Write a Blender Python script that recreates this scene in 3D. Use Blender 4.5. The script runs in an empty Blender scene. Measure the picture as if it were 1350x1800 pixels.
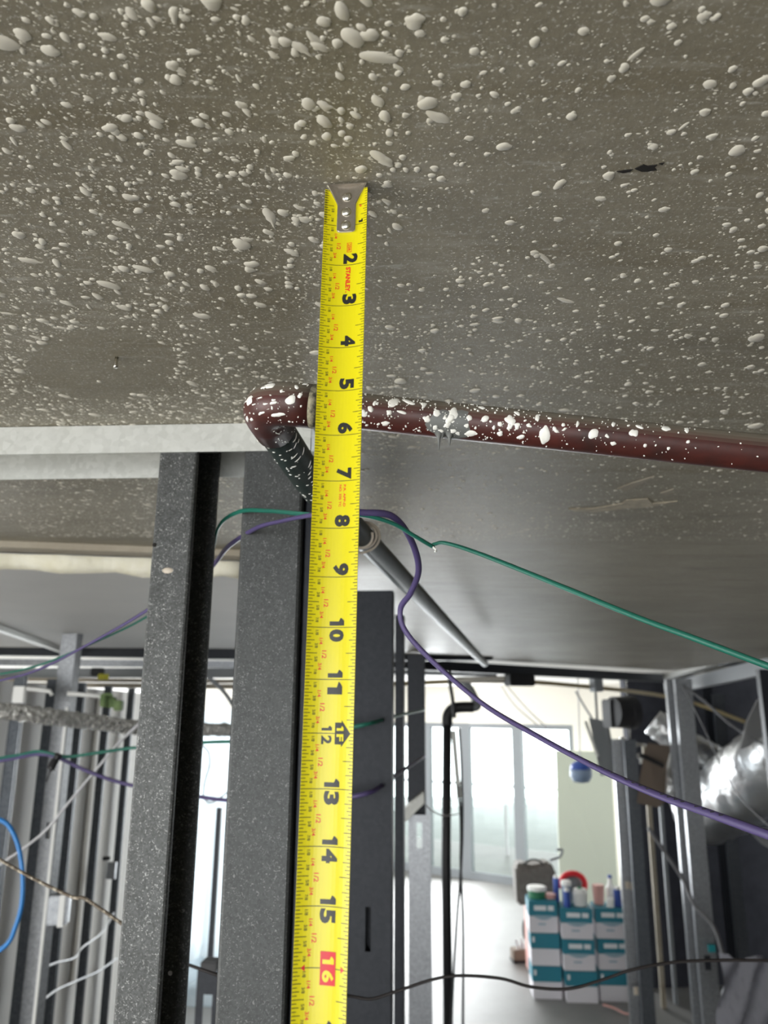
import bpy, bmesh, math, random
import numpy as np
from mathutils import Vector, Matrix

random.seed(7)
RNG = np.random.default_rng(11)
S = bpy.context.scene
COL = S.collection
V = Vector

# ------------------------------------------------------------------ camera
FPX, CX, CY = 1352.0, 675.0, 900.0
PITCH, ROLL = math.radians(14.3), math.radians(0.387)
CAM = V((0.0, 0.0, 2.306))
CEIL = 2.6
ROT = Matrix.Rotation(math.pi / 2 + PITCH, 3, 'X') @ Matrix.Rotation(ROLL, 3, 'Z')
cd = bpy.data.cameras.new('camera')
cam = bpy.data.objects.new('camera', cd)
COL.objects.link(cam)
cam.matrix_world = Matrix.Translation(CAM) @ ROT.to_4x4()
cd.sensor_fit = 'HORIZONTAL'
cd.sensor_width = 36.0
cd.lens = 36.0 * FPX / 1350.0
cd.clip_start = 0.02
cd.clip_end = 300
cd.dof.use_dof = True
cd.dof.focus_distance = 0.50
cd.dof.aperture_fstop = 14.0
S.camera = cam

# ------------------------------------------------------------------ world, light, exposure
w = bpy.data.worlds.new('sky')
S.world = w
w.use_nodes = True
bg = w.node_tree.nodes['Background']
bg.inputs[0].default_value = (0.93, 0.97, 1.0, 1)
bg.inputs[1].default_value = 9.0


def area(name, loc, target, sx, sy, power, col=(1, 1, 1)):
    l = bpy.data.lights.new(name, 'AREA')
    l.shape = 'RECTANGLE'
    l.size, l.size_y = sx, sy
    l.energy = power
    l.color = col
    o = bpy.data.objects.new(name, l)
    COL.objects.link(o)
    o.location = loc
    o.rotation_euler = (V(target) - V(loc)).to_track_quat('-Z', 'Y').to_euler()
    return o


# daylight entering by the tall windows in the wall behind and to the left of the camera
area('daylight_rear_window', (-1.3, -3.35, 1.35), (-1.2, 0.5, 1.6), 2.6, 2.1, 52, (1.0, 0.955, 0.87))
area('daylight_side_window', (-3.35, -0.9, 1.3), (0.0, -0.3, 1.7), 2.0, 2.0, 92, (1.0, 0.955, 0.87))
# daylight entering by the glazed facade at the far end
area('daylight_facade', (1.6, 10.6, 1.2), (0.2, 3.0, 1.0), 4.5, 2.0, 90, (0.93, 0.97, 1.0))
area('fill_left_wall', (-0.1, 11.9, 1.2), (-1.7, 4.0, 1.3), 3.0, 2.0, 420, (0.95, 0.98, 1.0))  # extra lamp inside the left windows, added to brighten the left wall

S.view_settings.view_transform = 'Standard'
S.view_settings.look = 'None'
S.view_settings.exposure = -0.64
S.view_settings.gamma = 1.0
S.view_settings.use_curve_mapping = False


# ------------------------------------------------------------------ helpers: points
def ray(px, py):
    return ROT @ V(((px - CX) / FPX, -(py - CY) / FPX, -1.0))


def atY(px, py, Y):
    r = ray(px, py)
    return CAM + r * (Y / r.y)


def atZ(px, py, Z):
    r = ray(px, py)
    return CAM + r * ((Z - CAM.z) / r.z)


def onplane(px, py, p0, n):
    r = ray(px, py)
    return CAM + r * ((V(p0) - CAM).dot(V(n)) / r.dot(V(n)))


# ------------------------------------------------------------------ helpers: materials
def mat(name, col, rough=0.6, metal=0.0, noise=None, bump=None, spec=0.5, coat=0.0, trans=0.0, alpha=1.0):
    """noise = (scale, colour2, lo, hi[, stretch]); bump = (scale, strength, distance)"""
    m = bpy.data.materials.new(name)
    m.use_nodes = True
    nt = m.node_tree
    b = nt.nodes['Principled BSDF']
    b.inputs['Base Color'].default_value = (*col, 1)
    b.inputs['Roughness'].default_value = rough
    b.inputs['Metallic'].default_value = metal
    b.inputs['Specular IOR Level'].default_value = spec
    b.inputs['Coat Weight'].default_value = coat
    b.inputs['Alpha'].default_value = alpha
    tc = nt.nodes.new('ShaderNodeTexCoord')
    if noise:
        sc, c2, lo, hi = noise[:4]
        src = tc.outputs['Object']
        if len(noise) > 4:
            mp = nt.nodes.new('ShaderNodeMapping')
            mp.inputs['Scale'].default_value = noise[4]
            nt.links.new(src, mp.inputs[0])
            src = mp.outputs[0]
        n = nt.nodes.new('ShaderNodeTexNoise')
        n.inputs['Scale'].default_value = sc
        n.inputs['Detail'].default_value = 6
        n.inputs['Roughness'].default_value = 0.65
        nt.links.new(src, n.inputs['Vector'])
        r = nt.nodes.new('ShaderNodeValToRGB')
        r.color_ramp.elements[0].position = lo
        r.color_ramp.elements[1].position = hi
        r.color_ramp.elements[0].color = (*col, 1)
        r.color_ramp.elements[1].color = (*c2, 1)
        nt.links.new(n.outputs[0], r.inputs[0])
        nt.links.new(r.outputs[0], b.inputs['Base Color'])
    if bump:
        n = nt.nodes.new('ShaderNodeTexNoise')
        n.inputs['Scale'].default_value = bump[0]
        n.inputs['Detail'].default_value = 5
        nt.links.new(tc.outputs['Object'], n.inputs['Vector'])
        bn = nt.nodes.new('ShaderNodeBump')
        bn.inputs['Strength'].default_value = bump[1]
        bn.inputs['Distance'].default_value = bump[2]
        nt.links.new(n.outputs[0], bn.inputs['Height'])
        nt.links.new(bn.outputs[0], b.inputs['Normal'])
    return m


def concrete_mat():
    m = bpy.data.materials.new('ceiling_concrete')
    m.use_nodes = True
    nt = m.node_tree
    L = nt.links.new
    b = nt.nodes['Principled BSDF']
    b.inputs['Roughness'].default_value = 0.50
    b.inputs['Specular IOR Level'].default_value = 0.5
    tc = nt.nodes.new('ShaderNodeTexCoord')

    def noise(scale, stretch, rot=0.0, detail=6, rough=0.6):
        mp = nt.nodes.new('ShaderNodeMapping')
        mp.inputs['Scale'].default_value = stretch
        mp.inputs['Rotation'].default_value = (0, 0, rot)
        L(tc.outputs['Object'], mp.inputs[0])
        n = nt.nodes.new('ShaderNodeTexNoise')
        n.inputs['Scale'].default_value = scale
        n.inputs['Detail'].default_value = detail
        n.inputs['Roughness'].default_value = rough
        L(mp.outputs[0], n.inputs['Vector'])
        return n.outputs[0]

    def ramp(src, lo, hi, c1, c2):
        r = nt.nodes.new('ShaderNodeValToRGB')
        r.color_ramp.elements[0].position = lo
        r.color_ramp.elements[1].position = hi
        r.color_ramp.elements[0].color = (*c1, 1)
        r.color_ramp.elements[1].color = (*c2, 1)
        L(src, r.inputs[0])
        return r.outputs[0]

    def mix(fac, a, c, mode='MIX'):
        x = nt.nodes.new('ShaderNodeMix')
        x.data_type = 'RGBA'
        x.blend_type = mode
        if isinstance(fac, float):
            x.inputs['Factor'].default_value = fac
        else:
            L(fac, x.inputs['Factor'])
        for k, s in ((6, a), (7, c)):
            if isinstance(s, tuple):
                x.inputs[k].default_value = (*s, 1)
            else:
                L(s, x.inputs[k])
        return x.outputs[2]
    base = ramp(noise(2.2, (1, 1, 1)), 0.35, 0.68, (0.205, 0.180, 0.127), (0.300, 0.271, 0.205))
    trow = ramp(noise(5.0, (0.7, 5.0, 1), 0.62), 0.52, 0.72, (0, 0, 0), (1, 1, 1))
    base = mix(trow, base, (0.195, 0.165, 0.105))
    fine = ramp(noise(130, (1, 1, 1), 0, 8, 0.75), 0.3, 0.75, (0.80, 0.80, 0.80), (1.12, 1.12, 1.12))
    base = mix(1.0, base, fine, 'MULTIPLY')
    # thin haze of sprayed paint, finer than the modelled drops
    spray = ramp(noise(420, (1, 1, 1), 0, 3, 0.6), 0.57, 0.66, (0, 0, 0), (0.62, 0.62, 0.62))
    streak = ramp(noise(55, (0.6, 2.2, 1), 0.35, 4, 0.6), 0.60, 0.70, (0, 0, 0), (0.45, 0.45, 0.45))
    base = mix(spray, base, (0.56, 0.53, 0.48))
    base = mix(streak, base, (0.50, 0.48, 0.43))
    stain = ramp(noise(5.5, (0.8, 2.4, 1), 0.12, 7, 0.62), 0.54, 0.72, (0, 0, 0), (0.55, 0.55, 0.55))
    base = mix(stain, base, (0.155, 0.138, 0.105))
    smear = ramp(noise(20, (0.45, 2.6, 1), 0.2, 5, 0.6), 0.57, 0.70, (0, 0, 0), (0.40, 0.40, 0.40))
    base = mix(smear, base, (0.43, 0.405, 0.345))
    L(base, b.inputs['Base Color'])
    bn = nt.nodes.new('ShaderNodeBump')
    bn.inputs['Strength'].default_value = 0.35
    bn.inputs['Distance'].default_value = 0.002
    L(noise(90, (1, 1, 1), 0, 8, 0.7), bn.inputs['Height'])
    L(bn.outputs[0], b.inputs['Normal'])
    return m


def galv_mat(name, dark, light, metal=0.75, rough=0.42, vscale=260, speck=0.0):
    """zinc coated sheet: mottled spangle, pale specks"""
    m = bpy.data.materials.new(name)
    m.use_nodes = True
    nt = m.node_tree
    L = nt.links.new
    b = nt.nodes['Principled BSDF']
    b.inputs['Metallic'].default_value = metal
    b.inputs['Roughness'].default_value = rough
    tc = nt.nodes.new('ShaderNodeTexCoord')
    vo = nt.nodes.new('ShaderNodeTexVoronoi')
    vo.inputs['Scale'].default_value = vscale
    L(tc.outputs['Object'], vo.inputs['Vector'])
    n = nt.nodes.new('ShaderNodeTexNoise')
    n.inputs['Scale'].default_value = 60
    n.inputs['Detail'].default_value = 8
    n.inputs['Roughness'].default_value = 0.75
    L(tc.outputs['Object'], n.inputs['Vector'])
    ad = nt.nodes.new('ShaderNodeMix')
    ad.data_type = 'RGBA'
    ad.inputs['Factor'].default_value = 0.6
    L(vo.outputs['Color'], ad.inputs[6])
    L(n.outputs[0], ad.inputs[7])
    bw = nt.nodes.new('ShaderNodeRGBToBW')
    L(ad.outputs[2], bw.inputs[0])
    r = nt.nodes.new('ShaderNodeValToRGB')
    r.color_ramp.elements[0].position = 0.32
    r.color_ramp.elements[1].position = 0.68
    r.color_ramp.elements[0].color = (*dark, 1)
    r.color_ramp.elements[1].color = (*light, 1)
    L(bw.outputs[0], r.inputs[0])
    out = r.outputs[0]
    if speck > 0:
        n2 = nt.nodes.new('ShaderNodeTexNoise')
        n2.inputs['Scale'].default_value = 330
        n2.inputs['Detail'].default_value = 4
        n2.inputs['Distortion'].default_value = 2.2
        L(tc.outputs['Object'], n2.inputs['Vector'])
        r2 = nt.nodes.new('ShaderNodeValToRGB')
        r2.color_ramp.elements[0].position = 0.60
        r2.color_ramp.elements[1].position = 0.66
        r2.color_ramp.elements[0].color = (0, 0, 0, 1)
        r2.color_ramp.elements[1].color = (speck, speck, speck, 1)
        L(n2.outputs[0], r2.inputs[0])
        mx = nt.nodes.new('ShaderNodeMix')
        mx.data_type = 'RGBA'
        L(r2.outputs[0], mx.inputs['Factor'])
        L(out, mx.inputs[6])
        mx.inputs[7].default_value = (0.75, 0.76, 0.74, 1)
        out = mx.outputs[2]
    L(out, b.inputs['Base Color'])
    bn = nt.nodes.new('ShaderNodeBump')
    bn.inputs['Strength'].default_value = 0.12
    bn.inputs['Distance'].default_value = 0.0006
    L(n.outputs[0], bn.inputs['Height'])
    L(bn.outputs[0], b.inputs['Normal'])
    return m


def glass_mat():
    m = bpy.data.materials.new('window_glass')
    m.use_nodes = True
    nt = m.node_tree
    nt.nodes.clear()
    o = nt.nodes.new('ShaderNodeOutputMaterial')
    t = nt.nodes.new('ShaderNodeBsdfTransparent')
    t.inputs[0].default_value = (0.95, 0.98, 0.97, 1)
    g = nt.nodes.new('ShaderNodeBsdfGlossy')
    g.inputs['Roughness'].default_value = 0.02
    x = nt.nodes.new('ShaderNodeMixShader')
    x.inputs[0].default_value = 0.06
    nt.links.new(t.outputs[0], x.inputs[1])
    nt.links.new(g.outputs[0], x.inputs[2])
    nt.links.new(x.outputs[0], o.inputs[0])
    return m


def sheeting_mat():
    m = bpy.data.materials.new('plastic_sheeting')
    m.use_nodes = True
    nt = m.node_tree
    nt.nodes.clear()
    L = nt.links.new
    o = nt.nodes.new('ShaderNodeOutputMaterial')
    d = nt.nodes.new('ShaderNodeBsdfDiffuse')
    d.inputs[0].default_value = (0.75, 0.83, 0.88, 1)
    t = nt.nodes.new('ShaderNodeBsdfTranslucent')
    t.inputs[0].default_value = (0.80, 0.90, 0.96, 1)
    p = nt.nodes.new('ShaderNodeBsdfTransparent')
    p.inputs[0].default_value = (0.9, 0.95, 1, 1)
    g = nt.nodes.new('ShaderNodeBsdfGlossy')
    g.inputs['Roughness'].default_value = 0.25
    a = nt.nodes.new('ShaderNodeMixShader')
    a.inputs[0].default_value = 0.65
    L(d.outputs[0], a.inputs[1]); L(t.outputs[0], a.inputs[2])
    b = nt.nodes.new('ShaderNodeMixShader')
    b.inputs[0].default_value = 0.18
    L(a.outputs[0], b.inputs[1]); L(p.outputs[0], b.inputs[2])
    c = nt.nodes.new('ShaderNodeMixShader')
    c.inputs[0].default_value = 0.06
    L(b.outputs[0], c.inputs[1]); L(g.outputs[0], c.inputs[2])
    L(c.outputs[0], o.inputs[0])
    return m


M = {}
M['concrete'] = concrete_mat()
M['splat'] = mat('paint_splatter', (0.66, 0.622, 0.53), 0.55)
M['splat_white'] = mat('white_paint', (0.86, 0.85, 0.80), 0.45)
M['slab'] = mat('slab_edge', (0.30, 0.26, 0.20), 0.8, noise=(9, (0.40, 0.36, 0.29), 0.35, 0.7), bump=(60, 0.4, 0.003))
M['panel'] = mat('grey_ceiling_board', (0.46, 0.455, 0.44), 0.7, noise=(2.5, (0.52, 0.51, 0.49), 0.3, 0.7))
M['foam'] = mat('cream_foam', (0.72, 0.68, 0.52), 0.8, noise=(25, (0.80, 0.77, 0.66), 0.3, 0.7), bump=(60, 0.7, 0.004))
M['white_ceiling'] = mat('white_ceiling', (0.82, 0.79, 0.73), 0.7)
M['cream'] = mat('cream_wall_paint', (0.80, 0.76, 0.68), 0.7)
M['floor'] = mat('floor_concrete', (0.165, 0.162, 0.157), 0.48, noise=(1.6, (0.215, 0.212, 0.206), 0.35, 0.7), spec=0.5)
M['wallconc'] = mat('wall_concrete', (0.66, 0.635, 0.60), 0.8, noise=(2.4, (0.84, 0.825, 0.80), 0.3, 0.68, (1, 1, 0.35)))
M['darkwall'] = mat('unlit_room_dark', (0.030, 0.033, 0.045), 0.8, noise=(7, (0.055, 0.058, 0.075), 0.3, 0.7))  # near-black colour stands in for the unlit room at right
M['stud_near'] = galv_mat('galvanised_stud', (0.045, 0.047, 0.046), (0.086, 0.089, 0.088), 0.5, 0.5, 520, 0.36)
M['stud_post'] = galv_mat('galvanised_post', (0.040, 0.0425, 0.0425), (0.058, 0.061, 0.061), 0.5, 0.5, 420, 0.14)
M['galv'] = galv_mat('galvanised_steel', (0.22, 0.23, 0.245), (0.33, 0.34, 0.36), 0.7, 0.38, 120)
M['galv_dark'] = galv_mat('shaded_galvanised_steel', (0.012, 0.0145, 0.020), (0.019, 0.022, 0.029), 0.4, 0.5, 120)  # near-black copy of galv; the studs' shade is put into the colour
M['galv_mid'] = galv_mat('mid_grey_steel', (0.07, 0.078, 0.09), (0.11, 0.12, 0.135), 0.6, 0.45, 120)  # mid-dark copy of galv; gives the left studs their shaded webs
M['track'] = galv_mat('bright_track', (0.50, 0.505, 0.475), (0.60, 0.605, 0.575), 0.4, 0.45, 150)
M['tape'] = mat('tape_yellow', (0.69, 0.605, 0.0025), 0.32, spec=0.4, coat=0.08)
M['ink'] = mat('tape_black_print', (0.012, 0.012, 0.010), 0.4)
M['red'] = mat('tape_red_print', (0.70, 0.035, 0.012), 0.4)
M['redbox'] = mat('tape_red_block', (0.62, 0.012, 0.022), 0.4)
M['hook'] = mat('hook_steel', (0.40, 0.36, 0.31), 0.30, 0.9, noise=(300, (0.47, 0.43, 0.38), 0.3, 0.7))
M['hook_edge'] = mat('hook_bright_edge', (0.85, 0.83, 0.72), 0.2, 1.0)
M['rivet'] = mat('rivet_steel', (0.72, 0.70, 0.64), 0.18, 1.0)
M['maroon'] = mat('maroon_pipe_paint', (0.075, 0.016, 0.012), 0.42, noise=(30, (0.035, 0.012, 0.010), 0.42, 0.72), bump=(120, 0.2, 0.0008))
_nt = M['maroon'].node_tree          # grey building dust settled on the upper side
_b = _nt.nodes['Principled BSDF']
_src = _b.inputs['Base Color'].links[0].from_socket
_ge = _nt.nodes.new('ShaderNodeNewGeometry')
_sx = _nt.nodes.new('ShaderNodeSeparateXYZ')
_nt.links.new(_ge.outputs['True Normal'], _sx.inputs[0])
_mr = _nt.nodes.new('ShaderNodeMapRange')
_mr.inputs['From Min'].default_value = -0.05
_mr.inputs['From Max'].default_value = 0.60
_nt.links.new(_sx.outputs[2], _mr.inputs[0])
_mx = _nt.nodes.new('ShaderNodeMix')
_mx.data_type = 'RGBA'
_nt.links.new(_mr.outputs[0], _mx.inputs['Factor'])
_nt.links.new(_src, _mx.inputs[6])
_mx.inputs[7].default_value = (0.17, 0.15, 0.12, 1)
_nt.links.new(_mx.outputs[2], _b.inputs['Base Color'])
M['maroon_dusty'] = M['maroon']
M['greenpipe'] = mat('dark_green_pipe', (0.020, 0.034, 0.030), 0.45, noise=(45, (0.05, 0.055, 0.05), 0.5, 0.8), bump=(150, 0.25, 0.0008))
M['collar'] = mat('sealant_collar', (0.34, 0.31, 0.21), 0.6, noise=(160, (0.06, 0.055, 0.04), 0.42, 0.6))
M['putty'] = mat('grey_putty', (0.15, 0.155, 0.15), 0.5)
M['purple'] = mat('purple_cable', (0.080, 0.060, 0.165), 0.5)
M['green'] = mat('green_cable', (0.012, 0.135, 0.095), 0.42)
M['black'] = mat('black_plastic', (0.012, 0.012, 0.014), 0.5)
M['wire'] = mat('black_wire', (0.020, 0.016, 0.016), 0.5)
M['wirebrown'] = mat('twisted_wire', (0.10, 0.075, 0.05), 0.5, noise=(140, (0.5, 0.45, 0.36), 0.5, 0.62))
M['beige'] = mat('beige_wire', (0.58, 0.51, 0.42), 0.5)
M['bluec'] = mat('blue_cable', (0.02, 0.20, 0.55), 0.35)
M['whiteobj'] = mat('white_plastic', (0.85, 0.85, 0.83), 0.4)
M['clearw'] = mat('pale_wire', (0.55, 0.55, 0.57), 0.35)
M['foil'] = mat('crinkled_foil', (0.70, 0.69, 0.66), 0.25, 0.95, bump=(70, 1.0, 0.02))
M['foilduct'] = mat('duct_foil', (0.72, 0.73, 0.74), 0.30, 0.9, bump=(18, 0.6, 0.012))
M['glass'] = glass_mat()
M['frame'] = mat('window_frame', (0.22, 0.235, 0.25), 0.5)
M['sheet'] = sheeting_mat()
M['board'] = mat('greenish_board', (0.54, 0.58, 0.48), 0.7)
M['boxteal'] = mat('teal_carton', (0.018, 0.20, 0.275), 0.55)
M['boxwhite'] = mat('white_carton', (0.72, 0.70, 0.74), 0.6)
M['print'] = mat('white_print', (0.78, 0.80, 0.82), 0.6)
M['printgrey'] = mat('grey_print', (0.30, 0.42, 0.50), 0.6)
M['bag'] = mat('taupe_bag', (0.13, 0.115, 0.10), 0.7, noise=(20, (0.18, 0.16, 0.14), 0.4, 0.7))
M['redp'] = mat('red_plastic', (0.70, 0.02, 0.03), 0.4)
M['bluep'] = mat('blue_plastic', (0.03, 0.08, 0.36), 0.4)
M['greenp'] = mat('green_plastic', (0.04, 0.20, 0.10), 0.4)
M['pinkp'] = mat('pink_plastic', (0.66, 0.36, 0.32), 0.5)
M['cardb'] = mat('brown_card', (0.20, 0.155, 0.12), 0.75)
M['yellowpipe'] = mat('ochre_pipe', (0.33, 0.26, 0.13), 0.5)
M['copper'] = mat('tan_pipe', (0.38, 0.33, 0.26), 0.5)
M['hedge'] = mat('hedge_leaves', (0.10, 0.16, 0.06), 0.8, noise=(14, (0.2, 0.28, 0.12), 0.4, 0.6))
M['stone'] = mat('pale_stone', (0.62, 0.60, 0.62), 0.7)
M['nearblack'] = mat('near_black', (0.010, 0.008, 0.006), 0.9)  # flat near-black for the slab chips and stud screw holes
M['tan'] = mat('tan_chip', (0.46, 0.40, 0.30), 0.8, noise=(60, (0.34, 0.30, 0.23), 0.4, 0.6))
M['yellowtag'] = mat('yellow_plastic', (0.62, 0.58, 0.05), 0.5)
M['bluegrey'] = mat('blue_grey_plastic', (0.20, 0.27, 0.38), 0.45)
M['greywrap'] = mat('grey_wrap', (0.20, 0.20, 0.23), 0.45)
M['dullcable'] = mat('dull_grey_cable', (0.15, 0.15, 0.16), 0.5)
M['teal_tag'] = mat('teal_plastic', (0.02, 0.30, 0.34), 0.5)

# ------------------------------------------------------------------ helpers: meshes
ORG = {}


class MB:
    def __init__(s):
        s.v, s.f = [], []

    def add(s, vs, fs):
        o = len(s.v)
        s.v += [V(p) for p in vs]
        s.f += [tuple(i + o for i in f) for f in fs]
        return s

    def box(s, c, sx, sy, sz, rz=0.0):
        c = V(c)
        ca, sa = math.cos(rz), math.sin(rz)
        vs = []
        for z in (-.5, .5):
            for x, y in ((-.5, -.5), (.5, -.5), (.5, .5), (-.5, .5)):
                X, Y = x * sx, y * sy
                vs.append(c + V((X * ca - Y * sa, X * sa + Y * ca, z * sz)))
        return s.add(vs, [(3, 2, 1, 0), (4, 5, 6, 7), (0, 1, 5, 4), (1, 2, 6, 5), (2, 3, 7, 6), (3, 0, 4, 7)])

    def beam(s, p, q, wd, ht, up=V((0, 0, 1))):
        p, q = V(p), V(q)
        d = (q - p).normalized()
        a = d.cross(up).normalized()
        b = a.cross(d).normalized()
        vs = []
        for e in (p, q):
            for i, j in ((-.5, -.5), (.5, -.5), (.5, .5), (-.5, .5)):
                vs.append(e + a * (i * wd) + b * (j * ht))
        return s.add(vs, [(0, 1, 2, 3), (7, 6, 5, 4), (0, 4, 5, 1), (1, 5, 6, 2), (2, 6, 7, 3), (3, 7, 4, 0)])

    def prism(s, poly, off):
        """closed planar polygon (list of points) extruded by vector off"""
        n = len(poly)
        off = V(off)
        vs = [V(p) for p in poly] + [V(p) + off for p in poly]
        fs = [tuple(range(n - 1, -1, -1)), tuple(range(n, 2 * n))]
        fs += [(i, (i + 1) % n, n + (i + 1) % n, n + i) for i in range(n)]
        return s.add(vs, fs)

    def tube(s, path, r, n=10, flat=None, cap=True):
        fr = frames(path)
        vs, fs = [], []
        m = len(path)
        for k, (p, t, a, b) in enumerate(fr):
            rr = r[k] if hasattr(r, '__len__') else r
            for i in range(n):
                th = 2 * math.pi * i / n
                ca, sa = math.cos(th), math.sin(th)
                if flat:
                    tw = flat[1] * k
                    x, y = ca * rr, sa * rr * flat[0]
                    ca, sa = (x * math.cos(tw) - y * math.sin(tw)) / rr, (x * math.sin(tw) + y * math.cos(tw)) / rr
                vs.append(p + a * (ca * rr) + b * (sa * rr))
        for k in range(m - 1):
            for i in range(n):
                j = (i + 1) % n
                fs.append((k * n + i, k * n + j, (k + 1) * n + j, (k + 1) * n + i))
        if cap:
            fs.append(tuple(range(n - 1, -1, -1)))
            fs.append(tuple((m - 1) * n + i for i in range(n)))
        return s.add(vs, fs)

    def lathe(s, c, prof, n=20, axis=None):
        """prof: list of (r, z) around a vertical axis at c (or axis matrix)"""
        c = V(c)
        R = axis if axis else Matrix.Identity(3)
        vs, fs = [], []
        for r, z in prof:
            for i in range(n):
                t = 2 * math.pi * i / n
                vs.append(c + R @ V((r * math.cos(t), r * math.sin(t), z)))
        for k in range(len(prof) - 1):
            for i in range(n):
                j = (i + 1) % n
                fs.append((k * n + i, k * n + j, (k + 1) * n + j, (k + 1) * n + i))
        fs.append(tuple(range(n - 1, -1, -1)))
        fs.append(tuple((len(prof) - 1) * n + i for i in range(n)))
        return s.add(vs, fs)

    def build(s, name, m, parent=None, smooth=False, org=None, bevel=0.0, recalc=True):
        if org is None:
            xs = [p.x for p in s.v]; ys = [p.y for p in s.v]; zs = [p.z for p in s.v]
            org = V(((min(xs) + max(xs)) / 2, (min(ys) + max(ys)) / 2, min(zs)))
        me = bpy.data.meshes.new(name)
        me.from_pydata([tuple(p - org) for p in s.v], [], s.f)
        if recalc or bevel:
            bm = bmesh.new()
            bm.from_mesh(me)
            bmesh.ops.recalc_face_normals(bm, faces=bm.faces)
            if bevel:
                bmesh.ops.bevel(bm, geom=[e for e in bm.edges], offset=bevel, segments=2, affect='EDGES', clamp_overlap=True)
            bm.to_mesh(me)
            bm.free()
        me.materials.append(M[m] if isinstance(m, str) else m)
        if smooth:
            me.polygons.foreach_set('use_smooth', [True] * len(me.polygons))
        return link(name, me, org, parent)


def link(name, me, org, parent=None):
    o = bpy.data.objects.new(name, me)
    COL.objects.link(o)
    ORG[o.name] = V(org)
    if parent is not None:
        o.parent = parent
        o.location = V(org) - ORG[parent.name]
    else:
        o.location = org
    return o


def frames(path):
    path = [V(p) for p in path]
    out = []
    a = None
    for k, p in enumerate(path):
        t = (path[min(k + 1, len(path) - 1)] - path[max(k - 1, 0)]).normalized()
        if a is None:
            up = V((0, 0, 1)) if abs(t.z) < .9 else V((0, 1, 0))
            a = t.cross(up).normalized()
        else:
            a = (a - t * a.dot(t)).normalized()
        out.append((p, t, a, t.cross(a).normalized()))
    return out


def smooth_path(pts, k=8):
    pts = [V(p) for p in pts]
    P = [2 * pts[0] - pts[1]] + pts + [2 * pts[-1] - pts[-2]]
    out = []
    for i in range(1, len(P) - 2):
        for j in range(k):
            t = j / k
            a, b, c, d = P[i - 1], P[i], P[i + 1], P[i + 2]
            out.append(0.5 * ((2 * b) + (c - a) * t + (2 * a - 5 * b + 4 * c - d) * t * t + (3 * b - a - 3 * c + d) * t ** 3))
    out.append(pts[-1])
    return out


def tag(o, label, cat, group=None):
    o['label'] = label
    o['category'] = cat
    if group:
        o['group'] = group
    return o


def struct(o):
    o['kind'] = 'structure'
    return o


def stuff(o):
    o['kind'] = 'stuff'
    return o


def empty(name, loc):
    o = bpy.data.objects.new(name, None)
    o.empty_display_size = 0.05
    COL.objects.link(o)
    o.location = loc
    ORG[o.name] = V(loc)
    return o


def project(p):
    q = ROT.transposed() @ (V(p) - CAM)
    return (CX + FPX * q.x / -q.z, CY - FPX * q.y / -q.z, -q.z)


# ================================================================== THE SETTING
# concrete slab overhead
seam_l, seam_r = atZ(-60, 948, CEIL), atZ(300, 962, CEIL)
sd = (seam_r - seam_l).normalized()
sl = seam_l - sd * 3.2
sr = seam_l + sd * ((-0.26 - seam_l.x) / sd.x)
hd_a, hd_b = V((-0.30, 4.20, CEIL)), V((3.6, 7.0, CEIL))     # line where the bare slab stops
poly = [V((-3.5, -3.5, CEIL)), V((4.6, -3.5, CEIL)), V((4.6, 7.0, CEIL)), hd_b, hd_a, V((-0.02, 3.4, CEIL)), sr, sl]
ceiling = struct(MB().prism(poly, (0, 0, 0.22)).build('ceiling', 'concrete', org=V((0, 0, CEIL))))
struct(MB().prism([V((-6, 1.2, CEIL + .03)), V((6.5, 1.2, CEIL + .03)), V((6.5, 22, CEIL + .03)), V((-6, 22, CEIL + .03))],
                  (0, 0, .2)).build('ceiling', 'white_ceiling', org=V((0, 8, CEIL + .03))))
# grey ceiling board beyond the partition, left
pz = CEIL - 0.004
q1 = sl + sd.cross(V((0, 0, 1))) * -0.09
q2 = sr + sd.cross(V((0, 0, 1))) * -0.09
pan = [V((q1.x, q1.y, pz)), V((q2.x, q2.y, pz)), V((-0.12, 2.2, pz)), V((-0.1, 4.0, pz)), V((-3.6, 4.0, pz))]
struct(MB().prism(pan, (0, 0, .02)).build('ceiling', 'panel', org=V((-1, 2.5, pz))))

floor = struct(MB().box((0.5, 8, -0.05), 13, 28, 0.1).build('floor', 'floor', org=V((0, 0, 0))))

# facade with sliding windows, oblique to the view
F0 = atZ(870, 1552, 0.0)
fa = math.radians(56.4)
fd = V((-math.sin(fa), math.cos(fa), 0))
fn = V((math.cos(fa), math.sin(fa), 0))
frz = math.atan2(fd.y, fd.x)


def ft(px, py=1420):
    p = onplane(px, py, F0, fn)
    return (p - F0).dot(fd)


def fpt(t, z, off=0.0):
    return F0 + fd * t + V((0, 0, z)) + fn * off


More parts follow.
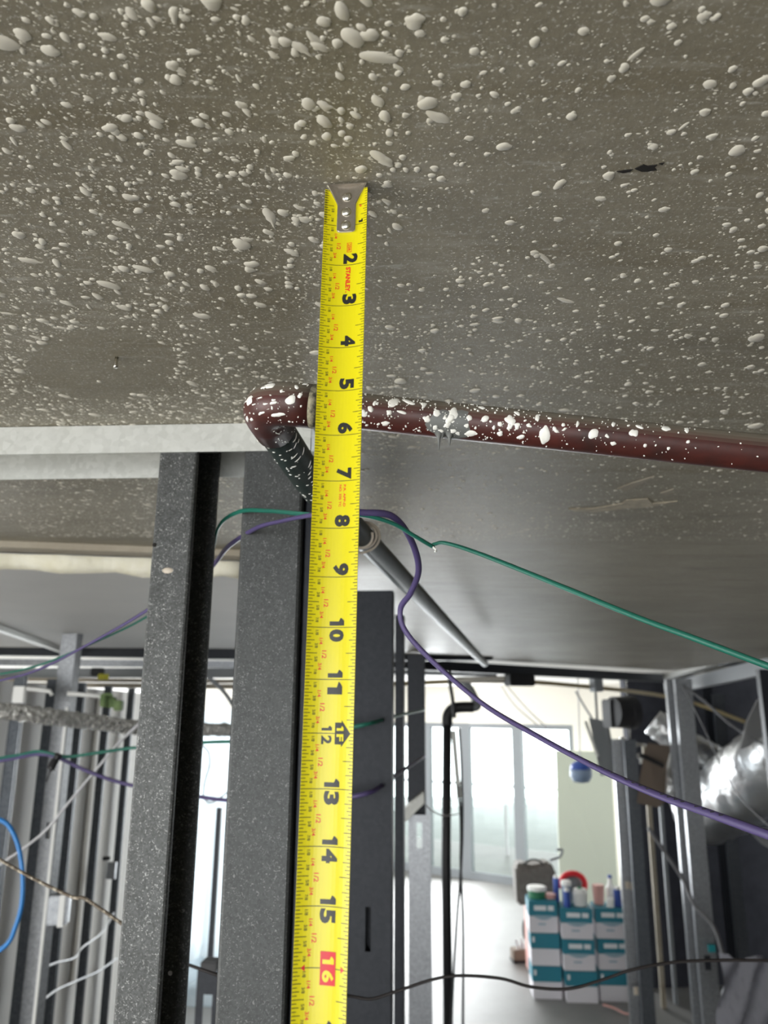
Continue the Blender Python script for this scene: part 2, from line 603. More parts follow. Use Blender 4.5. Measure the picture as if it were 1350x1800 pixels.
WT = 2.10
t_right = ft(1014)
t_left = ft(300)
bm_ = MB().box(fpt((t_left + t_right - 3) / 2, (WT + 2.75) / 2, 0.1), abs(t_left - t_right + 3), 0.2, 2.75 - WT, frz)
struct(bm_.build('wall_facade', 'cream'))
struct(MB().box(fpt(t_right - 1.55, 1.05, 0.1), 3.1, 0.2, WT, frz).build('wall_facade', 'cream'))
posts = [t_right, ft(911), ft(818), ft(748), ft(640), ft(520), t_left]
for i in range(len(posts) - 1):
    a, b = posts[i], posts[i + 1]
    fm = MB()
    for t in (a + .035, b - .035):
        fm.box(fpt(t, WT / 2, .06), .07, .10, WT, frz)
    fm.box(fpt((a + b) / 2, WT - .035, .06), abs(b - a) - .14, .098, .07, frz)
    fm.box(fpt((a + b) / 2, .05, .06), abs(b - a) - .14, .098, .10, frz)
    wf = struct(fm.build('window_%d' % (i + 1), 'frame'))
    MB().box(fpt((a + b) / 2, WT / 2, .06), abs(b - a) - .12, .008, WT - .15, frz).build('pane', 'glass', wf)
# balcony outside
tm = (t_left + t_right) / 2
struct(MB().box(fpt(tm, -0.06, 1.25), abs(t_left - t_right) + 6, 2.1, 0.1, frz).build('floor_balcony', 'stone'))
rail = empty('balcony_railing', fpt(tm, -0.01, 2.0))
tag(rail, 'pale balcony railing outside the far windows', 'railing')
MB().box(fpt(tm, 1.06, 2.0), abs(t_left - t_right) + 5, .06, .05, frz).build('top_rail', 'stone', rail)
k = t_right - 1.5
while k < t_left + 1:
    MB().box(fpt(k, .51, 2.0), .04, .04, 1.04, frz).build('post', 'stone', rail)
    k += 1.15
MB().box(fpt(tm, .55, 2.0), abs(t_left - t_right) + 5, .012, .86, frz).build('glass_panel', 'glass', rail)
hb = MB()
for i in range(46):
    t = t_right - 2 + i * .28
    c = fpt(t, -0.30, 2.75 + random.uniform(-.05, .05))
    hb.lathe(c, [(.02, 0), (.16, .03), (.20, .08), (.17, .13), (.08, .17 + random.uniform(0, .06)), (.01, .18 + random.uniform(0, .06))], 7)
hedge = hb.build('hedge', 'hedge')
stuff(hedge)
tag(hedge, 'low green hedge beyond the balcony railing outside', 'hedge')

# left wall of raw concrete behind the studs
wl_a, wl_b = atY(-40, 1400, 2.9), atY(262, 1400, 6.3)
wl_a.z = wl_b.z = 0
wdir = (wl_b - wl_a).normalized()
wnor = V((wdir.y, -wdir.x, 0))
c = (wl_a + wl_b) / 2 - wnor * .075
struct(MB().box((c.x, c.y, 1.2), (wl_b - wl_a).length, .12, 2.4, math.atan2(wdir.y, wdir.x)).build('wall_left', 'wallconc'))
# outer walls that close the room
struct(MB().box((-3.55, -2.9, 1.35), .1, 1.2, 2.7).build('wall_side', 'cream'))
struct(MB().box((-3.55, 2.8, 1.35), .1, 5.2, 2.7).build('wall_side', 'cream'))
struct(MB().box((-3.55, -1.05, .12), .1, 2.5, .24).build('wall_side', 'cream'))
struct(MB().box((2.4, -3.55, 1.35), 4.4, .1, 2.7).build('wall_rear', 'cream'))
struct(MB().box((-3.1, -3.55, 1.35), .8, .1, 2.7).build('wall_rear', 'cream'))
struct(MB().box((-1.25, -3.55, .12), 2.9, .1, .24).build('wall_rear', 'cream'))
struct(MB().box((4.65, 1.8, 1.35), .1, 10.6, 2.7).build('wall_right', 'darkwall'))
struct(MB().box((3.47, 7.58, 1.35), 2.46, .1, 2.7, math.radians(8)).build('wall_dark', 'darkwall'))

# ------------------------------------------------------------------ paint drops thrown on the slab
def blob_outline(n, irreg):
    th = np.linspace(0, 2 * np.pi, n, endpoint=False)
    r = np.ones(n)
    for k in (2, 3, 4, 5):
        r += irreg / k * RNG.normal() * np.cos(k * th + RNG.uniform(0, 6.28)) * 1.3
    return th, np.clip(r, .35, 1.8)


def blob_mesh(n, irreg, tail=0.0):
    """unit drop hanging under z = 0"""
    th, r = blob_outline(n, irreg * .45)
    # several drops that landed on each other: outline of overlapping rounds
    r = r * .72
    for _ in range(int(RNG.integers(1, 4))):
        rad = RNG.uniform(.35, .68)
        dist = rad * RNG.uniform(.55, .93)
        al = RNG.uniform(0, 6.28)
        cd_ = dist * np.cos(th - al)
        r = np.maximum(r, cd_ + np.sqrt(rad * rad - dist * dist + cd_ * cd_))
    x, y = r * np.cos(th), r * np.sin(th)
    if tail:
        x = np.where(x > 0, x * (1 + tail), x)
        y = np.where(x > 0.8, y * .45, y)
    h = -0.13
    vs = [(a, b, 0.02) for a, b in zip(x, y)] + [(a * .86, b * .86, h) for a, b in zip(x, y)] + [(0, 0, h * .95)]
    fs = []
    for i in range(n):
        j = (i + 1) % n
        fs += [(i, j, n + j, n + i), (n + i, n + j, 2 * n)]
    return vs, fs


def zone(x, y):
    """density of drops over the slab: thick by the camera's left, thin over trowelled bands"""
    px, py, _ = project((x, y, CEIL))
    d = 1.0
    if px > 700:
        d *= 0.62
    if px > 900 and py > 250:
        d *= 0.75
    # trowelled bare band running to the upper right
    ax, ay, bx, by = 700, 470, 1370, 5
    t = ((px - ax) * (bx - ax) + (py - ay) * (by - ay)) / ((bx - ax) ** 2 + (by - ay) ** 2)
    dist = abs((px - ax) * (by - ay) - (py - ay) * (bx - ax)) / math.hypot(bx - ax, by - ay)
    if t > 0 and dist < 42:
        d *= 0.13
    if abs(px - 1015 + (py - 340) * .05) < 26 and 330 < py < 560:
        d *= .2
    if 640 < px < 760 and 380 < py < 560:
        d *= .4
    if ((px - 180) / 130) ** 2 + ((py - 640) / 62) ** 2 < 1 and py > 575:
        d *= .06
    if 330 < px < 520 and 470 < py < 640:
        d *= .5
    if py > 800:
        d *= .45
    return d, px, py


def flow_angle(px):
    return 0.75 if px < 700 else 0.3


def scatter(n, x0, x1, y0, y1):
    out = []
    while len(out) < n:
        x = RNG.uniform(x0, x1); y = RNG.uniform(y0, y1)
        d, px, py = zone(x, y)
        if RNG.random() < d:
            out.append((x, y, px, py))
    return out


tv, tf = [], []
th6 = np.arange(6) * np.pi / 3
for x, y, px, py in scatter(72000, -.62, .72, .17, 1.35):
    r = float(np.clip(RNG.lognormal(math.log(.00056), .36), .0003, .0013))
    el = 1 + abs(RNG.normal(0, .4)) * (1.1 if px < 700 else .4)
    a = flow_angle(px) + RNG.normal(0, .35)
    ca, sa = math.cos(a), math.sin(a)
    X, Y = np.cos(th6 + RNG.uniform(0, 1)) * r * el, np.sin(th6) * r
    o = len(tv)
    tv += [(p_, q_, .0001) for p_, q_ in zip((x + X * ca - Y * sa).tolist(), (y + X * sa + Y * ca).tolist())]
    tv.append((x, y, -r * .40))
    tf += [(o + i, o + (i + 1) % 6, o + 6) for i in range(6)]
protos = [blob_mesh(14, .20) for _ in range(40)]
for x, y, px, py in scatter(12500, -.62, .72, .17, 1.35):
    vs, fs = protos[int(RNG.integers(40))]
    r = float(np.clip(RNG.lognormal(math.log(.00165), .42), .0009, .0042))
    el = 1 + abs(RNG.normal(0, .45)) * (1.1 if px < 700 else .4)
    a = flow_angle(px) + RNG.normal(0, .4)
    ca, sa = math.cos(a), math.sin(a)
    o = len(tv)
    for vx, vy, vz in vs:
        X, Y = vx * r * el, vy * r
        tv.append((x + X * ca - Y * sa, y + X * sa + Y * ca, vz * r))
    tf += [tuple(i + o for i in f) for f in fs]
me = bpy.data.meshes.new('paint_splatter')
me.from_pydata(tv, [], tf)
me.materials.append(M['splat'])
me.polygons.foreach_set('use_smooth', [True] * len(me.polygons))
stuff(link('paint_splatter', me, V((0, 0, CEIL)), ceiling))

big = []
for i in range(18):
    vs, fs = blob_mesh(24, .24 if i < 16 else .12, 0 if i < 16 else .7)
    m_ = bpy.data.meshes.new('paint_drop')
    m_.from_pydata(vs, [], fs)
    m_.materials.append(M['splat'])
    m_.polygons.foreach_set('use_smooth', [True] * len(m_.polygons))
    big.append(m_)


def paint_drop(x, y, rx, ry, a, k):
    o = link('paint_drop', big[k], V((x, y, CEIL)), ceiling)
    o.rotation_euler = (0, 0, a)
    o.scale = (rx, ry, min(rx, ry) * .9)
    return o


# the drops that can be told apart by name of place: (px, py, length px, width px, angle)
marks = [(765, 205, 40, 20, -.6), (1118, 95, 46, 9, .7), (820, 148, 20, 17, 0), (1026, 55, 26, 18, 0), (1240, 27, 26, 26, .6),
         (1134, 33, 16, 24, 1.2), (1193, 75, 14, 15, 0), (1070, 308, 22, 18, 0), (985, 323, 28, 14, .7), (980, 385, 9, 30, 1.5),
         (958, 455, 36, 8, -.7), (970, 467, 14, 12, 0), (1335, 145, 26, 20, 0), (1290, 403, 16, 16, 0), (945, 340, 18, 11, 0),
         (1073, 138, 14, 15, 0), (800, 170, 18, 16, 0), (825, 243, 22, 11, -.2), (905, 195, 12, 16, 0), (1202, 222, 30, 7, .7),
         (325, 252, 42, 14, -.15), (425, 430, 32, 22, -.7), (440, 465, 26, 12, -.2), (190, 500, 50, 12, -.3), (30, 225, 36, 14, -.2),
         (40, 60, 40, 20, -.3), (300, 115, 22, 18, 0), (575, 240, 20, 22, .2), (310, 305, 30, 16, -.5), (215, 395, 30, 10, -.4),
         (30, 412, 24, 12, -.2), (600, 195, 18, 18, 0), (655, 135, 18, 16, 0), (555, 190, 16, 12, -.5), (1326, 595, 28, 16, .3),
         (1198, 535, 16, 14, 0), (1190, 500, 14, 15, 0), (875, 565, 22, 6, -.1), (1105, 675, 16, 20, 0), (938, 645, 12, 12, 0),
         (705, 670, 26, 10, -.1), (990, 527, 28, 6, -.3), (855, 370, 14, 12, 0), (700, 290, 14, 14, 0), (667, 355, 10, 13, 0),
         (1320, 645, 20, 10, .2), (1235, 640, 16, 12, .3), (735, 720, 10, 5, 0), (1180, 590, 12, 10, 0), (1330, 748, 26, 14, 0)]
for px, py, L, W, a in marks:
    p = atZ(px, py, CEIL)
    e1 = atZ(px + math.cos(a) * L / 2, py - math.sin(a) * L / 2, CEIL)
    e2 = atZ(px - math.sin(a) * W / 2, py - math.cos(a) * W / 2, CEIL)
    d1, d2 = e1 - p, e2 - p
    paint_drop(p.x, p.y, d1.length * 1.15, min(max(d2.length * 1.15, .001), d1.length * 1.4), math.atan2(d1.y, d1.x), int(RNG.integers(18)))
for x, y, px, py in scatter(250, -.50, .50, .19, .85):
    r = float(np.clip(RNG.lognormal(math.log(.0034), .26), .0026, .0058))
    el = 1 + abs(RNG.normal(0, .5)) * (1.3 if px < 700 else .5)
    paint_drop(x, y, r * el, r, flow_angle(px) + RNG.normal(0, .4), int(RNG.integers(18)))


def flat_patch(name, pix, m, th=0.002, jag=3):
    pts = [atZ(a + random.uniform(-jag, jag), b + random.uniform(-jag, jag) * .4, CEIL) for a, b in pix]
    return MB().prism(pts, (0, 0, -th)).build(name, m, ceiling)


flat_patch('dark_chip', [(1116, 296), (1124, 292), (1130, 288), (1138, 291), (1156, 289), (1150, 294), (1154, 298), (1140, 300), (1128, 301)], 'nearblack', .0006, 1)
flat_patch('dark_chip', [(1084, 301), (1098, 298), (1112, 297), (1108, 301), (1096, 303)], 'nearblack', .0005, .6)
flat_patch('dark_chip', [(1158, 287), (1168, 285), (1164, 289)], 'nearblack', .0005, .4)
flat_patch('tan_chip', [(998, 893), (1040, 893), (1095, 884), (1100, 879), (1140, 876), (1148, 884), (1190, 880), (1140, 890), (1100, 893),
                        (1050, 899), (1010, 898)], 'tan', .0012, 1)
flat_patch('dark_scuff', [(1085, 858), (1110, 848), (1150, 836), (1130, 848), (1100, 862)], 'slab', .001, 1)
flat_patch('dark_scuff', [(1160, 866), (1185, 858), (1182, 866), (1168, 870)], 'slab', .001, 1)
# screw stub left in the slab
p = atZ(205, 628, CEIL)
MB().lathe(p + V((0, 0, -.010)), [(.0018, 0), (.0020, .002), (.0016, .004), (.0016, .010)], 10).build('screw_stub', 'rivet', ceiling, smooth=True)

# seam between slab and ceiling board: brown slab edge strip and a bead of cream foam
nrm = sd.cross(V((0, 0, 1))) * -1
struct(MB().prism([sl + nrm * .0, sr, sr + nrm * .045, sl + nrm * .045], (0, 0, -.012)).build('trim_1', 'slab'))
struct(MB().prism([sl + nrm * .045, sr + nrm * .045, sr + nrm * .10, sl + nrm * .10], (0, 0, -.004)).build('trim_2', 'frame'))
bead = []
n_ = 70
for i in range(n_ + 1):
    q = sl + (sr - sl) * (i / n_) + nrm * (.13 + random.uniform(-.008, .008))
    bead.append(V((q.x, q.y, CEIL - .006)))
struct(MB().tube(bead, [.030 + random.uniform(-.005, .006) for _ in bead], 9).build('trim_3', 'foam', smooth=True))
bead2 = [V((sr.x, sr.y + .13, CEIL - .006)), V((-.22, 1.75, CEIL - .006)), V((-.16, 2.2, CEIL - .006))]
struct(MB().tube(smooth_path(bead2), .035, 9).build('trim_4', 'panel', smooth=True))

# ================================================================== TAPE MEASURE
IN = 0.0254
T0 = atZ(609, 324, CEIL - .0012)
yaw = math.radians(6.0)
DN = V((-0.0105, 0.0, -1.0)).normalized()
TR = V((math.cos(yaw), -math.sin(yaw), 0))
TR = (TR - DN * TR.dot(DN)).normalized()
TN = DN.cross(TR).normalized()
if TN.y > 0:
    TN = -TN
RC = 0.0280
PH = 0.5 * IN / RC


def TP(u, s, off=0.0):
    """u inches from the blade's centre, s inches below the slab, off metres out of the printed face"""
    ph = u * IN / RC
    rad = RC - off
    return T0 + DN * (s * IN) + TR * (rad * math.sin(ph)) - TN * (rad * math.cos(ph) - RC * math.cos(PH))


CASE_Z = 0.075
LEN = (T0.z - CASE_Z) / -DN.z / IN
tape = empty('tape_measure', T0 + DN * (LEN * IN) - V((0, 0, CASE_Z)))
tag(tape, 'yellow steel tape measure pulled down vertically from its hook on the ceiling', 'tape measure')

NU = 14
bl = MB()
rows = [0.10] + [i * 0.5 for i in range(1, int(LEN * 2) + 1)] + [LEN]
rows = sorted(set(rows))
vs = []
for s_ in rows:
    for off in (0.0, -0.00025):
        for i in range(NU + 1):
            vs.append(TP(-.5 + i / NU, s_, off))
W2 = 2 * (NU + 1)
fs = []
for k in range(len(rows) - 1):
    a, b = k * W2, (k + 1) * W2
    for i in range(NU):
        fs.append((a + i, a + i + 1, b + i + 1, b + i))
        fs.append((a + NU + 1 + i, b + NU + 1 + i, b + NU + 2 + i, a + NU + 2 + i))
    fs.append((a, b, b + NU + 1, a + NU + 1))
    fs.append((a + NU, a + 2 * NU + 1, b + 2 * NU + 1, b + NU))
fs.append(tuple(list(range(NU + 1)) + list(range(2 * NU + 1, NU, -1))))
bl.add(vs, fs)
blade = bl.build('blade', 'tape', tape, smooth=False, org=T0)
OFF = 0.00009


def strip(mb, u0, u1, s0, s1, off=OFF):
    n = max(1, int(math.ceil(abs(u1 - u0) / .07)))
    vs = []
    for i in range(n + 1):
        u = u0 + (u1 - u0) * i / n
        vs += [TP(u, s0, off), TP(u, s1, off)]
    mb.add(vs, [(2 * i, 2 * i + 1, 2 * i + 3, 2 * i + 2) for i in range(n)])


tk = MB()
NT = 24
for q in range(2, NT * 16):
    s_ = q / 16
    if q % 16 == 0:
        wv = .013
        if q == 16:
            strip(tk, -.5, -.22, s_ - wv / 2, s_ + wv / 2)
            strip(tk, .22, .5, s_ - wv / 2, s_ + wv / 2)
        elif q == 256:
            strip(tk, -.5, -.02, s_ - wv / 2, s_ + wv / 2)
            strip(tk, .26, .5, s_ - wv / 2, s_ + wv / 2)
        else:
            strip(tk, -.5, .5, s_ - wv / 2, s_ + wv / 2)
        continue
    ll, lr = (.215, .21) if q % 8 == 0 else (.155, .15) if q % 4 == 0 else (.125, .10) if q % 2 == 0 else (.085, .07)
    if s_ < .5:
        ll = min(ll, .10); lr = min(lr, .06)
    strip(tk, -.5, -.5 + ll, s_ - .0065, s_ + .0065)
    strip(tk, .5 - lr, .5, s_ - .0065, s_ + .0065)
for q in range(3, 32):
    s_ = (q + .5) / 32 if False else (2 * q + 1) / 64
    if s_ < 1.0 and s_ > .12:
        strip(tk, -.5, -.44, s_ - .004, s_ + .004)
stuff(tk.build('tick_marks', 'ink', blade, org=T0, recalc=False))

TXT = {}


def text_mesh(t, bold=0.0):
    key = (t, bold)
    if key in TXT:
        return TXT[key]
    if t == '1':                        # slab-like figure one: thick stem with a flag
        ys = [i / 8 for i in range(9)]
        vs, fs = [], []
        for y in ys:
            fl = .46 if y < .70 else max(0.0, .0 if y < .80 else (y - .80) / .2 * .40)
            vs += [(fl, y), (1.0, y)]
        fs = [(2 * i, 2 * i + 1, 2 * i + 3, 2 * i + 2) for i in range(8)]
        TXT[key] = (np.array(vs), fs, None)
        return TXT[key]
    cu = bpy.data.curves.new('t', 'FONT')
    cu.body = t
    cu.size = 1.0
    cu.offset = bold
    cu.resolution_u = 3
    ob = bpy.data.objects.new('t', cu)
    COL.objects.link(ob)
    dg = bpy.context.evaluated_depsgraph_get()
    me = bpy.data.meshes.new_from_object(ob.evaluated_get(dg))
    bpy.data.objects.remove(ob)
    bpy.data.curves.remove(cu)
    bm = bmesh.new()
    bm.from_mesh(me)
    bpy.data.meshes.remove(me)
    ys = [v.co.y for v in bm.verts]
    y = min(ys)
    while y < max(ys):
        y += .18
        bmesh.ops.bisect_plane(bm, geom=bm.verts[:] + bm.edges[:] + bm.faces[:], plane_co=(0, y, 0), plane_no=(0, 1, 0))
    bmesh.ops.triangulate(bm, faces=bm.faces[:])
    bm.verts.index_update()
    vs = np.array([(v.co.x, v.co.y) for v in bm.verts])
    fs = [tuple(v.index for v in f.verts) for f in bm.faces]
    bm.free()
    mn, mx = vs.min(0), vs.max(0)
    vs = (vs - mn) / (mx - mn)          # unit box
    TXT[key] = (vs, fs, (mx - mn))
    return TXT[key]


def print_text(mb, t, s0, s1, u0, u1, bold=0.0, off=OFF):
    """lettering that reads down the blade, letter tops to the right"""
    vs, fs, _ = text_mesh(t, bold)
    mb.add([TP(u0 + y * (u1 - u0), s0 + x * (s1 - s0), off) for x, y in vs], fs)


# inch numerals
for n in range(1, NT):
    mb = MB()
    if n == 1:
        print_text(mb, '1', .86, .96, .30, .40, .02)
    elif n < 10:
        print_text(mb, str(n), n - .28, n - .03, -.03, .295, .055)
    elif n == 12:
        print_text(mb, '1', 11.86, 11.95, -.145, .055, .035)
        print_text(mb, '2', 12.04, 12.20, -.145, .055, .035)
    elif n == 16:
        print_text(mb, '1', 15.80, 15.93, .02, .235, .04, OFF * 3)
        print_text(mb, '6', 16.03, 16.22, .02, .235, .04, OFF * 3)
        blk = MB()
        for a in range(6):
            strip(blk, -.02, .265, 15.73 + a * .09, 15.73 + (a + 1) * .09, OFF * 2)
        blk.build('red_block', 'redbox', blade, org=T0, recalc=False)
        mb.build('numeral', 'tape', blade, org=T0, recalc=False)
        continue
    else:
        t = str(n)
        print_text(mb, t[0], n - .19, n - .035, -.06, .235, .035)
        print_text(mb, t[1], n + .035, n + .28, -.06, .235, .055)
    mb.build('numeral', 'ink', blade, org=T0, recalc=False)
# fractions
fb, fr_ = MB(), MB()
for n in range(0, NT):
    for t, s_, u, hs, hu, red in (('1/8', .105, -.30, .095, .060, 0), ('3/8', .355, -.305, .095, .060, 0), ('5/8', .615, -.305, .095, .060, 0),
                                  ('7/8', .855, -.31, .095, .055, 0), ('1/4', .27, -.215, .125, .070, 1), ('1/2', .525, -.145, .155, .090, 1),
                                  ('3/4', .755, -.225, .135, .070, 1)):
        if n == 0 and (s_ < .6 or red):
            continue
        print_text(fr_ if red else fb, t, n + s_ - hs / 2, n + s_ + hs / 2, u - hu / 2, u + hu / 2, .015 if red else .01)
stuff(fb.build('fraction_print', 'ink', blade, org=T0, recalc=False))
print_text(fr_, 'STANLEY.', 2.05, 2.68, .03, .14, .05)
print_text(fr_, 'P.R. APP-D', 7.08, 7.55, .135, .185, .03)
print_text(fr_, 'NO. 335 TC', 7.08, 7.55, .045, .095, .03)
print_text(fr_, '8', .50, .56, .31, .36, .01)
# boxed 25ft
for (u0, u1, s0, s1) in ((.04, .05, 1.44, 1.68), (.14, .15, 1.44, 1.68), (.04, .15, 1.44, 1.452), (.04, .15, 1.668, 1.68)):
    strip(fr_, u0, u1, s0, s1)
print_text(fr_, '25ft', 1.47, 1.65, .06, .13, .03)
stuff(fr_.build('red_print', 'red', blade, org=T0, recalc=False))
# one-foot arrow and 16 inch triangles
ar = MB()
for a in range(5):
    u0 = .115 + a * .026
    strip(ar, u0, u0 + .026, 11.80, 12.20)
for a in range(10):
    h0, h1 = .245 * (1 - a / 10), .245 * (1 - (a + 1) / 10)
    u0, u1 = .245 + a * .019, .245 + (a + 1) * .019
    ar.add([TP(u0, 12 - h0, OFF), TP(u0, 12 + h0, OFF), TP(u1, 12 + h1, OFF), TP(u1, 12 - h1, OFF)], [(0, 1, 2, 3)])
ar.build('foot_arrow', 'ink', blade, org=T0, recalc=False)
a1 = MB()
print_text(a1, '1', 11.86, 11.95, .15, .29, .04, OFF * 2)
print_text(a1, 'F', 12.01, 12.14, .15, .29, .04, OFF * 2)
a1.build('foot_mark', 'tape', blade, org=T0, recalc=False)
for (u, sg) in ((-.33, -1), (.40, 1)):
    t3 = MB().add([TP(u - .035 * sg, 16 - .055, OFF * 2), TP(u - .035 * sg, 16 + .055, OFF * 2), TP(u + .035 * sg, 16, OFF * 2)], [(0, 1, 2)])
    t3.build('stud_triangle', 'redbox', blade, org=T0, recalc=False)

# end hook: flared plate, rivets, lip bent back under the slab


def hook_w(s_):
    if s_ < .48:
        return .485 - (.485 - .205) * (s_ / .48) ** 0.85
    if s_ < 1.12:
        return .205
    return max(.01, .205 - .06 * ((s_ - 1.12) / .06) ** 2)


def hook_plate(o0, o1, grow):
    mb = MB()
    ss = [.01 + i * .04 for i in range(28)] + [1.12, 1.15, 1.175]
    N = 8
    vs = []
    for s_ in ss:
        wv = hook_w(s_) + grow
        for o in (o0, o1):
            for i in range(N + 1):
                vs.append(TP(-wv + 2 * wv * i / N + .012, s_ + (grow if s_ > 1 else 0), o))
    wd = 2 * (N + 1)
    fs = []
    for k in range(len(ss) - 1):
        a, b = k * wd, (k + 1) * wd
        for i in range(N):
            fs.append((a + i, a + i + 1, b + i + 1, b + i))
            fs.append((a + N + 1 + i, b + N + 1 + i, b + N + 2 + i, a + N + 2 + i))
        fs.append((a, b, b + N + 1, a + N + 1))
        fs.append((a + N, a + 2 * N + 1, b + 2 * N + 1, b + N))
    e = (len(ss) - 1) * wd
    fs.append(tuple([e + i for i in range(N + 1)] + [e + 2 * N + 1 - i for i in range(N + 1)]))
    fs.append(tuple([i for i in range(N + 1)] + [2 * N + 1 - i for i in range(N + 1)]))
    return mb.add(vs, fs)


hook = hook_plate(.0002, .0013, 0).build('hook', 'hook', tape, org=T0)
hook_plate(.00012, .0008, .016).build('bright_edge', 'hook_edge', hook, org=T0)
lip = MB()
lp = [TP(-.47, .02, .001), TP(.49, .02, .001), TP(.49, .02, .001) - TN * .013, TP(-.47, .02, .001) - TN * .013]
lip.prism(lp, (0, 0, .0007)).build('lip', 'hook', hook, org=T0)
RT = Matrix((TR, DN, TN)).transposed()
for s_ in (.29, .68, 1.02):
    MB().lathe(TP(.012, s_, .0012), [(.0030, 0), (.0029, .0006), (.0024, .0011), (.0014, .0015), (.0003, .0016)], 18, RT).build('rivet', 'rivet', hook, smooth=True)
# case standing on the floor
cb = ORG[tape.name]
MB().box(cb + V((0, .035, .0375)), .042, .085, .075).build('case', 'black', tape, bevel=.012)

# ================================================================== SPRINKLER PIPE
PC = atY(449, 704, .528)
PBq = atY(1345, 797, .505)
mdir = (PBq - PC).normalized()
PBe = PC + mdir * 1.7
P1 = atY(552, 856, .70)
P2 = atZ(852, 1166, CAM.z + .187)
pipe = empty('sprinkler_pipe', PC)
tag(pipe, 'maroon steel pipe with elbow, spattered with white paint, crossing below the ceiling', 'pipe')
RB = .024
bdir = (P1 - PC).normalized()
e0, e1 = PC + mdir * RB * 1.25, PC + bdir * RB * 1.25
arc = []
for i in range(13):
    t = i / 12
    arc.append(e0 * (1 - t) ** 2 + PC * 2 * t * (1 - t) + e1 * t * t)
cstart = atY(549, 710, .526)
cs = (cstart - PC).dot(mdir)
elbow_path = [PC + mdir * cs, PC + mdir * (cs * .8), PC + mdir * (cs * .6)] + [p for p in arc if True] + [PC + bdir * (RB * 1.25 + .02)]
_ep, _last = [elbow_path[0]], cs
for p in elbow_path[3:]:
    if (p - PC).dot(mdir) < cs - .002:
        _ep.append(p)
elbow_path = _ep
RP, RE = .0132, .0162
elb = MB().tube(elbow_path, RE, 26).build('elbow', 'maroon', pipe, smooth=True)
col_ = MB().tube([PC + mdir * (cs - .002), PC + mdir * (cs + .001), PC + mdir * (cs + .0045), PC + mdir * (cs + .006)], [.0150, .0164, .0158, .0138], 26)
col_.build('collar', 'collar', pipe, smooth=True)
run_path = [PC + mdir * (cs - .004 + (1.7 - cs) * i / 40) for i in range(41)]
run = MB().tube(run_path, RP, 28).build('pipe_run', 'maroon', pipe, smooth=True)
_q0, _q1, _q2 = PC + bdir * (RB * 1.25 + .012), P1 - bdir * .02, P1 + (P2 - P1).normalized() * .02
br_path = [_q0.lerp(_q1, i / 8) for i in range(8)]
br_path += [_q1 * (1 - t) ** 2 + P1 * 2 * t * (1 - t) + _q2 * t * t for t in (0, .2, .4, .6, .8)]
br_path += [_q2.lerp(P2, (i / 24) ** 1.6) for i in range(25)]
RBR = .0148
brn = MB().tube(br_path, RBR, 24).build('branch_pipe', 'greenpipe', pipe, smooth=True)


class Surf:
    """surface of a round pipe: s metres along the path, th round it (0 = up, + = towards the camera)"""

    def __init__(self, path, r):
        self.p = [V(x) for x in path]
        self.r = r
        self.l = [0.0]
        for a, b in zip(self.p, self.p[1:]):
            self.l.append(self.l[-1] + (b - a).length)

    def at(self, s, th, off=0.0):
        s = min(max(s, 0), self.l[-1] - 1e-6)
        k = max(i for i in range(len(self.l) - 1) if self.l[i] <= s)
        t = (s - self.l[k]) / (self.l[k + 1] - self.l[k])
        p = self.p[k].lerp(self.p[k + 1], t)
        k0, k1 = max(k - 1, 0), min(k + 2, len(self.p) - 1)
        d = (self.p[k1] - self.p[k0]).normalized()
        side = d.cross(V((0, 0, 1))).normalized()
        if side.dot(p - CAM) > 0:
            side = -side
        up = side.cross(d).normalized()
        if up.z < 0:
            up = -up
        return p + (up * math.cos(th) + side * math.sin(th)) * (self.r + off)


def spot(mb, surf, s, th, rs, rt, irreg=.35, n=12, ang=0.0):
    tt, rr = blob_outline(n, irreg)
    rr = np.clip(rr, .6, 1.45)
    vs = []
    for ring, off in ((1.0, .00002), (.82, .00042), (.4, .00055)):
        for t, r in zip(tt, rr):
            a, b = r * ring * math.cos(t) * rs, r * ring * math.sin(t) * rt
            ca, sa = math.cos(ang), math.sin(ang)
            vs.append(surf.at(s + a * ca - b * sa, th + (a * sa + b * ca) / surf.r, off))
    vs.append(surf.at(s, th, .0006))
    fs = []
    for i in range(n):
        j = (i + 1) % n
        fs += [(i, j, n + j, n + i), (n + i, n + j, 2 * n + j, 2 * n + i), (2 * n + i, 2 * n + j, 3 * n)]
    mb.add(vs, fs)


srun = Surf(run_path, RP)
selb = Surf(elbow_path, RE)
sbr = Surf(br_path, RBR)


def px_s(px):           # distance along the run for an image column
    lo, hi = 0.0, 1.6
    for _ in range(40):
        m_ = (lo + hi) / 2
        if project(srun.at(m_, 1.57))[0] < px:
            lo = m_
        else:
            hi = m_
    return lo


def row_th(px, frac):   # frac 0 = upper outline, 1 = lower outline
    return .45 + frac * 2.25


